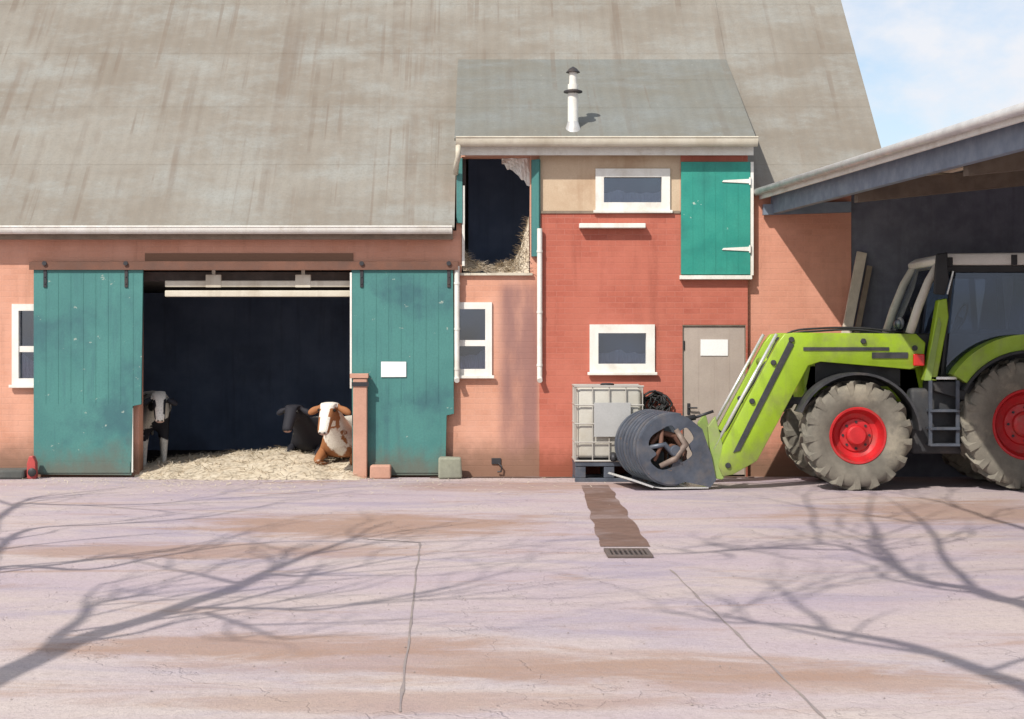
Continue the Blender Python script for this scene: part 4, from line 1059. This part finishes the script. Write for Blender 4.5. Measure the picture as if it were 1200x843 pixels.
mb.prism([(bc.x - .53, .13), (bc.x - .25, .035), (bc.x - .24, .055), (bc.x - .51, .15)], bY0 - .018, bY1 + .018)
build('cutting_edge', mb, M['steel'], bucket)
mb = MB(); r = random.Random(2)                      # rusted claws and crank inside, seen through the cut-outs
for i in range(5):
    y = bY0 + .1 + i * .19
    mb.tube([(bc.x - .24, y, bc.z + .06), (bc.x - .12, y, bc.z + .2), (bc.x + .06, y, bc.z + .16), (bc.x + .19, y, bc.z - .04), (bc.x + .17, y, bc.z - .27)], [.03, .035, .04, .03, .012], 10)
mb.tube([(bc.x + .02, bY0 + .02, bc.z), (bc.x + .02, bY1 - .02, bc.z)], .06, 14)
build('grapple_claw', mb, M['rail'], bucket)
for nm_, pts_, rr_, mt_ in (('crank_arm', [(.04, -.01, .24), (.16, -.02, .06), (.02, -.02, -.12), (-.16, -.01, -.20)], [.03, .045, .04, .03], 'crank'),
                          ('grapple_bar', [(-.30, .02, .02), (-.10, .0, .06), (.10, .01, -.16), (.16, .02, -.24)], [.03, .035, .03, .025], 'greymetal'),
                          ('grapple_bar', [(-.12, .03, .26), (-.14, .02, .04), (-.22, .03, -.14)], [.022, .03, .022], 'rail')):
    mb = MB(); mb.tube([(bc.x + a, bY0 + b + .0, bc.z + c) for a, b, c in pts_], rr_, 10); build(nm_, mb, M[mt_], bucket, smooth=True)
mb = MB(); mb.lathe([(0, -.06), (.06, -.06), (.07, -.045), (.07, .0), (0, .0)], (bc.x + .03, bY0 + .01, bc.z - .02), 'y', 18); build('pivot_boss', mb, M['greymetal'], bucket, autos=40)
mb = MB(); mb.tube([P(790, 494, -1.8), P(815, 489, -1.8)], .035, 12); mb.tube([P(813, 490, -1.8), P(836, 482, -1.8)], .018, 10)
build('tilt_cylinder', mb, M['iron'], bucket, smooth=True)
for ya, yb in ((-1.85, -1.75), (-.94, -.84)):
    build('hitch_plate', MB().prism(zpt([(829, 500), (838, 488), (846, 520), (853, 552), (846, 562), (834, 560)], -1.8), ya, yb, .008), M['limepale'], bucket)
yaw = Matrix.Translation((PXX(832, -1.86), bY0, 0)) @ Matrix.Rotation(R(11), 4, 'Z') @ Matrix.Translation((-PXX(832, -1.86), -bY0, 0))
o3 = Matrix.Translation(OFF[tr.name])
for o in [bucket, bucket_far] + list(bucket.children):
    if o.name.startswith(('hitch', 'tilt')): continue
    o.data.transform(o3.inverted() @ yaw @ o3)
for dz, px in ((0, 0), (.05, 6)):
    mb = MB(); pts = [P(1060, 396 - px, -1.68), P(1010, 387 - px * .4, -1.68), P(960, 388 - px * .5, -1.68), P(925, 393 - px * .4, -1.66), P(904, 416, -1.66), P(872, 466, -1.66), P(850, 505, -1.64), P(838, 500, -1.6)]
    fine = []
    for i in range(len(pts) - 1):
        p0, p1, p2, p3 = pts[max(i - 1, 0)], pts[i], pts[i + 1], pts[min(i + 2, len(pts) - 1)]
        for k in range(5):
            t = k / 5; fine.append(.5 * ((2 * p1) + (p2 - p0) * t + (2 * p0 - 5 * p1 + 4 * p2 - p3) * t * t + (3 * p1 - p0 - 3 * p2 + p3) * t ** 3) + Vector((0, dz * 1.3, 0)))
    mb.tube(fine, .013, 8); build('hydraulic_hose', mb, M['rubber'], tr, smooth=True)
# cab
CN, CF = -1.80, -.62
cab = build('cab', MB().prism(zpt([(1062, 391), (1240, 391), (1240, 445), (1120, 445), (1085, 445), (1070, 420)], YC), CN + .08, CF - .08, .02), M['chassis'], tr)
def bar(a, b, w, th, mat, name, par):
    a, b = Vector(a), Vector(b); t = (b - a).normalized(); u = Vector((0, 1, 0)); u = (u - t * u.dot(t)).normalized(); v = t.cross(u); mb = MB(); vv = []
    for p in (a, b):
        for sx, sy in ((-1, -1), (1, -1), (1, 1), (-1, 1)): vv.append(p + v * sx * w / 2 + u * sy * th / 2)
    mb.mesh(vv, [(0, 1, 2, 3), (4, 5, 6, 7), (0, 1, 5, 4), (1, 2, 6, 5), (2, 3, 7, 6), (3, 0, 4, 7)])
    return build(name, mb, mat, par)
for Y in (CN, CF):
    dY = Vector((0, Y - CN, 0))
    mb = MB(); mb.tube([P(1066, 391, CN) + dY, P(1076, 360, CN) + dY, P(1088, 330, CN) + dY, P(1099, 311, CN) + dY, P(1112, 303, CN) + dY], [.055, .055, .052, .05, .045], 12)
    build('front_pillar', mb, M['cabgrey'], cab, smooth=True)
    bar(P(1212, 402, CN) + dY, P(1205, 303, CN) + dY, .07, .06, M['black'], 'rear_pillar', cab)
    bar(P(1103, 440, CN) + dY, P(1116, 318, CN) + dY, .03, .05, M['black'], 'door_post', cab)
bar(P(1110, 345, CN - .035), P(1117, 318, CN - .035), .018, .01, M['steel'], 'door_edge_glint', cab)  # bright strip standing in for the glint on the door edge
rx0, rx1 = PXX(1086, CN), PXX(1250, CN)
mb = MB(); mb.prism([(rx0 + .10, PZ(311, CN)), (rx0 + .08, PZ(304, CN)), (rx0 + .2, PZ(297.5, CN)), (rx1 - .2, PZ(296, CN)), (rx1, PZ(303, CN)), (rx1, PZ(311, CN))], CN - .06, CF + .06, .025)
build('cab_roof', mb, M['cabroof'], cab, autos=50)
mb = MB(); mb.box(rx0 + .24, rx1 - .05, CN + .01, CF - .01, PZ(319, CN), PZ(312, CN)); build('roof_lining', mb, M['black'], cab)
mb = MB(); mb.box(rx0 + .18, rx0 + .30, CN - .075, CN - .0, PZ(313, CN), PZ(302, CN), .01); build('roof_lamp', mb, M['black'], cab)
build('roof_strut', MB().box(PXX(1183, CN), PXX(1190, CN), CN - .068, CN - .055, PZ(311, CN), PZ(299, CN)), M['black'], cab)
# glass: front and door
a, b = P(1068, 391, CN), P(1102, 308, CN); ins = Vector((.0, .05, 0)); dY = Vector((0, CF - CN, 0))
build('windscreen', MB().mesh([a + ins, b + ins, b + dY - ins, a + dY - ins, a + ins + Vector((.006, 0, 0)), b + ins + Vector((.006, 0, 0)), b + dY - ins + Vector((.006, 0, 0)), a + dY - ins + Vector((.006, 0, 0))], [(0, 1, 2, 3), (7, 6, 5, 4), (0, 4, 5, 1), (1, 5, 6, 2), (2, 6, 7, 3), (3, 7, 4, 0)]), M['cabglass'], cab)
for Y in (CN, CF):
    build('door_glass', MB().prism([(p[0], p[1]) for p in zpt([(1108, 438), (1120, 320), (1204, 320), (1208, 400), (1168, 400), (1140, 415), (1126, 438)], CN)], Y - .003, Y + .003), M['cabglass'], cab)
build('rear_panel', MB().box(PXX(1222, CN), PXX(1228, CN), CN + .06, CF - .06, PZ(391, CN), PZ(312, CN)), M['black'], cab)
mb = MB(); sxx = PXX(1172, YC); mb.box(sxx - .22, sxx + .25, YC - .25, YC + .25, PZ(400, YC), PZ(386, YC), .05); mb.prism([(sxx + .15, PZ(388, YC)), (sxx + .29, PZ(388, YC)), (sxx + .36, PZ(330, YC)), (sxx + .26, PZ(328, YC))], YC - .23, YC + .23, .04)
build('driver_seat', mb, M['seat'], cab, autos=50)
mb = MB(); st = P(1126, 372, YC)
for i in range(25): pass
mb.tube([st + Vector((.06 * math.cos(2 * math.pi * i / 24) * 1.0, .19 * math.sin(2 * math.pi * i / 24), .16 * math.cos(2 * math.pi * i / 24))) for i in range(25)], .014, 8)
mb.tube([st, st + Vector((-.18, 0, -.32))], .03, 10); mb.box(st.x - .3, st.x - .12, YC - .2, YC + .2, st.z - .55, st.z - .22, .03)
build('steering_wheel', mb, M['black'], cab, smooth=False)
# exhaust with mirror at the front pillar
mb = MB(); mb.prism(zpt([(1096, 298), (1109, 296), (1111, 330), (1106, 346), (1093, 345), (1094, 320)], -1.92), -1.98, -1.93, .015); build('mirror', mb, M['black'], cab)
mb = MB(); mb.tube([P(1102, 322, -1.93), P(1106, 316, -1.82)], .014, 8); build('mirror_arm', mb, M['iron'], cab)
mb = MB(); mb.sph(P(1052, 380, -1.3), .055, (1, 1, 1.2)); build('work_lamp', mb, M['cabglass'], cab); 
mb = MB(); mb.sph(P(1055, 379, -1.28), .06, (.8, 1, 1.25)); build('lamp_shell', mb, M['zinc'], cab, smooth=True)
mb = MB(); mb.tube([P(1070, 388, -1.55), P(1068, 360, -1.55)], .012, 8); build('lamp_stalk', mb, M['black'], cab)
# door sill, steps, side tank
build('door_sill', MB().box(PXX(1085, -1.9), PXX(1121, -1.9), -1.93, -1.72, PZ(445, -1.9), PZ(441.5, -1.9), .006), M['steel'], tr)
build('side_tank', MB().box(PXX(1066, -1.75), PXX(1128, -1.75), -1.78, -1.45, PZ(532, -1.75), PZ(455, -1.75), .05), M['chassis'], tr, autos=50)
fr = MB()
for px in (1090, 1122): fr.box(PXX(px - 2, -1.95), PXX(px + 2, -1.95), -1.97, -1.94, PZ(522, -1.95), PZ(446, -1.95))
stp = build('step_ladder', fr, M['greymetal'], tr)
for py in (480, 501, 520):
    build('step', MB().box(PXX(1089, -1.95), PXX(1124, -1.95), -2.0, -1.80, PZ(py + 3, -1.95), PZ(py, -1.95), .004), M['greymetal'], stp)
# rear mudguards
for y, nm in ((YN, 1), (YF, 2)):
    build('rear_fender', arc_band(RX, RR, .90, 1.09, 20, 146, y - .2, y + .2), M['lime'], tr, autos=30)
    build('fender_lip', arc_band(RX, RR, .865, .897, 15, 152, y - .24, y + .24), M['black'], tr, autos=30)
mb = MB(); mb.prism(zpt([(1085, 447), (1168, 447), (1160, 456), (1130, 470), (1085, 456)], -1.75), -1.9, -1.5, .01); build('footplate', mb, M['chassis'], tr)

# ------------------------------------------------------------------ bare trees behind the viewer whose shadows lie on the yard
def sh_pt(px, py, h):
    g = G(px, py); return Vector((g.x + SUN.x * -h, g.y + SUN.y * -h, h))
HS = .70
def limb(mb, pts, n=7):
    """pts of (px, py, height, radius): the limb whose shadow falls there"""
    pp = [sh_pt(a, b, h * HS) for a, b, h, r in pts]; rr = [p[3] for p in pts]
    fine, fr_ = [], []
    for i in range(len(pp) - 1):
        p0, p1, p2, p3 = pp[max(i - 1, 0)], pp[i], pp[i + 1], pp[min(i + 2, len(pp) - 1)]
        for k in range(5):
            t = k / 5; fine.append(.5 * ((2 * p1) + (p2 - p0) * t + (2 * p0 - 5 * p1 + 4 * p2 - p3) * t * t + (3 * p1 - p0 - 3 * p2 + p3) * t ** 3)); fr_.append(rr[i] + (rr[i + 1] - rr[i]) * t)
    fine.append(pp[-1]); fr_.append(rr[-1])
    mb.tube([p + Vector(mnoise.noise_vector(p * 1.7)) * .05 for p in fine], fr_, n)
    return fine, fr_
def twigs(mb, fine, fr_, r, n, up=.5, ln=1.7):
    for _ in range(n):
        i = r.randrange(len(fine) // 5, len(fine)); p = fine[i]; t = (fine[min(i + 1, len(fine) - 1)] - fine[max(i - 1, 0)]).normalized()
        d = (t * 1.0 + Vector((r.uniform(-1, 1), r.uniform(-1, 1), r.uniform(-.05, .8)))).normalized(); l = ln * r.uniform(.5, 1.3)
        r0 = max(.009, min(fr_[i] * .6, .03))
        pts = [p]; v = d.copy()
        for k in range(4):
            v = (v + Vector((r.uniform(-.45, .45), r.uniform(-.45, .45), r.uniform(-.1, .35)))).normalized(); pts.append(pts[-1] + v * l / 3)
        mb.tube(pts, [r0, r0 * .85, r0 * .65, r0 * .45, .004], 5)
        for k in range(2):
            a = pts[1 + k % 3]; f = (v + Vector((r.uniform(-1, 1), r.uniform(-1, 1), r.uniform(-.1, .8)))).normalized()
            b = a + f * .3 * l; mb.tube([a, b, b + (f + Vector((r.uniform(-.5, .5), r.uniform(-.5, .5), .2))) * .25 * l], [r0 * .6, r0 * .45, .003], 5)
r = random.Random(21)
b1 = sh_pt(-60, 825, 5.2 * HS)
tree1 = empty('bare_tree', (b1.x + .35, b1.y - .3, 0), 'leafless tree left behind the viewer, throwing branch shadows across the left yard', 'tree', 'bare trees at the yard edge')
mb = MB(); base = Vector((b1.x + .35, b1.y - .3, -.05))
mb.tube([base, base + Vector((0, 0, .4)), base.lerp(b1, .4), base.lerp(b1, .75), b1], [.24, .19, .16, .14, .115], 12)
build('trunk', mb, M['bark'], tree1, smooth=True)
mb = MB()
LT = [
    [(-60, 825, 5.2, .11), (0, 793, 5.6, .10), (110, 745, 6.2, .088), (230, 705, 7.0, .068), (310, 672, 7.8, .05), (380, 645, 8.5, .036), (420, 628, 9.0, .022), (457, 611, 9.6, .009)],
    [(0, 793, 5.6, .07), (50, 765, 6.0, .055), (85, 735, 6.6, .042), (105, 710, 7.2, .028), (150, 700, 7.9, .02), (165, 690, 8.3, .008)],
    [(85, 735, 6.6, .03), (100, 708, 7.2, .018), (118, 683, 7.8, .008)],
    [(230, 712, 7.0, .045), (300, 713, 7.4, .034), (360, 715, 7.8, .028), (440, 705, 8.3, .02), (530, 688, 8.9, .014), (590, 672, 9.4, .006)],
    [(310, 672, 7.8, .035), (355, 675, 8.2, .027), (400, 668, 8.6, .022), (480, 652, 9.2, .014), (560, 645, 9.7, .006)],
    [(300, 680, 7.6, .03), (325, 665, 8.0, .02), (345, 645, 8.4, .007)],
    [(240, 718, 7.0, .03), (290, 736, 7.5, .018), (340, 748, 8.0, .012), (410, 740, 8.5, .005)],
    [(-60, 825, 5.2, .07), (-30, 700, 6.0, .06), (0, 665, 6.8, .05), (100, 668, 7.4, .035), (200, 650, 8.0, .025), (330, 635, 8.7, .02), (490, 636, 9.3, .012), (600, 628, 9.8, .006)],
    [(-30, 700, 6.0, .05), (20, 625, 7.2, .04), (120, 615, 8.2, .026), (220, 608, 9.0, .018), (330, 590, 9.9, .007)],
    [(20, 590, 7.4, .04), (140, 592, 8.6, .03), (250, 585, 9.4, .015), (380, 575, 10.2, .006)],
    [(-30, 700, 6.0, .05), (-10, 620, 6.9, .045), (20, 590, 7.4, .04)],
]
for l in LT:
    f, fr_ = limb(mb, l); twigs(mb, f, fr_, r, 7)
build('crown', mb, M['bark'], tree1)
HS = .80
b2 = Vector((4.3, -16.2, 3.7))
tree2 = empty('bare_tree', (4.3, -16.4, 0), 'leafless tree right behind the viewer, throwing branch shadows across the right yard', 'tree', 'bare trees at the yard edge')
mb = MB(); base = Vector((4.3, -16.4, -.05)); mb.tube([base, base + Vector((0, 0, .4)), base.lerp(b2, .5), b2], [.26, .21, .17, .15], 12)
build('trunk', mb, M['bark'], tree2, smooth=True)
def inv(p):
    g = Vector((p.x + SUN.x * p.z, p.y + SUN.y * p.z, 0)); d = g.y + D; return (PX + g.x * F / d, PY + F * H / d, p.z / HS)
j = inv(b2)
mb = MB()
RT = [
    [(*j, .14), (1330, 740, 5.2, .12), (1200, 708, 6.4, .085), (1140, 692, 7.0, .07), (1085, 680, 7.5, .06), (1052, 662, 8.0, .045), (1035, 640, 8.5, .03), (1018, 605, 9.2, .02), (1022, 575, 9.8, .007)],
    [(1052, 662, 8.0, .035), (1025, 648, 8.4, .025), (1022, 630, 8.8, .018), (1020, 615, 9.1, .006)],
    [(1060, 668, 7.9, .03), (1000, 645, 8.5, .022), (960, 638, 8.9, .016), (850, 645, 9.6, .006)],
    [(1140, 692, 7.0, .045), (1110, 655, 7.8, .035), (1085, 615, 8.6, .024), (1050, 590, 9.3, .008)],
    [(1330, 740, 5.2, .1), (1250, 815, 5.6, .085), (1200, 803, 5.9, .07), (1120, 778, 6.4, .06), (1050, 752, 6.9, .05), (970, 738, 7.4, .04), (900, 730, 7.8, .028), (840, 727, 8.2, .02), (760, 712, 8.7, .006)],
    [(980, 740, 7.3, .032), (935, 712, 7.9, .022), (910, 690, 8.4, .014), (895, 670, 8.8, .006)],
    [(840, 727, 8.2, .016), (900, 700, 8.7, .012), (970, 685, 9.1, .009), (1035, 675, 9.5, .005)],
    [(1330, 740, 5.2, .07), (1280, 640, 7.0, .05), (1200, 620, 7.8, .034), (1110, 590, 8.7, .02), (1060, 580, 9.2, .007)],
    [(960, 638, 8.9, .02), (950, 600, 9.4, .02), (945, 580, 9.8, .012), (960, 570, 10.0, .005)],
    [(900, 642, 8.7, .03), (820, 648, 9.2, .03), (760, 650, 9.6, .012)],
    [(1000, 645, 8.5, .022), (900, 642, 8.7, .03)],
]
for l in RT:
    f, fr_ = limb(mb, l); twigs(mb, f, fr_, r, 6)
build('crown', mb, M['bark'], tree2)
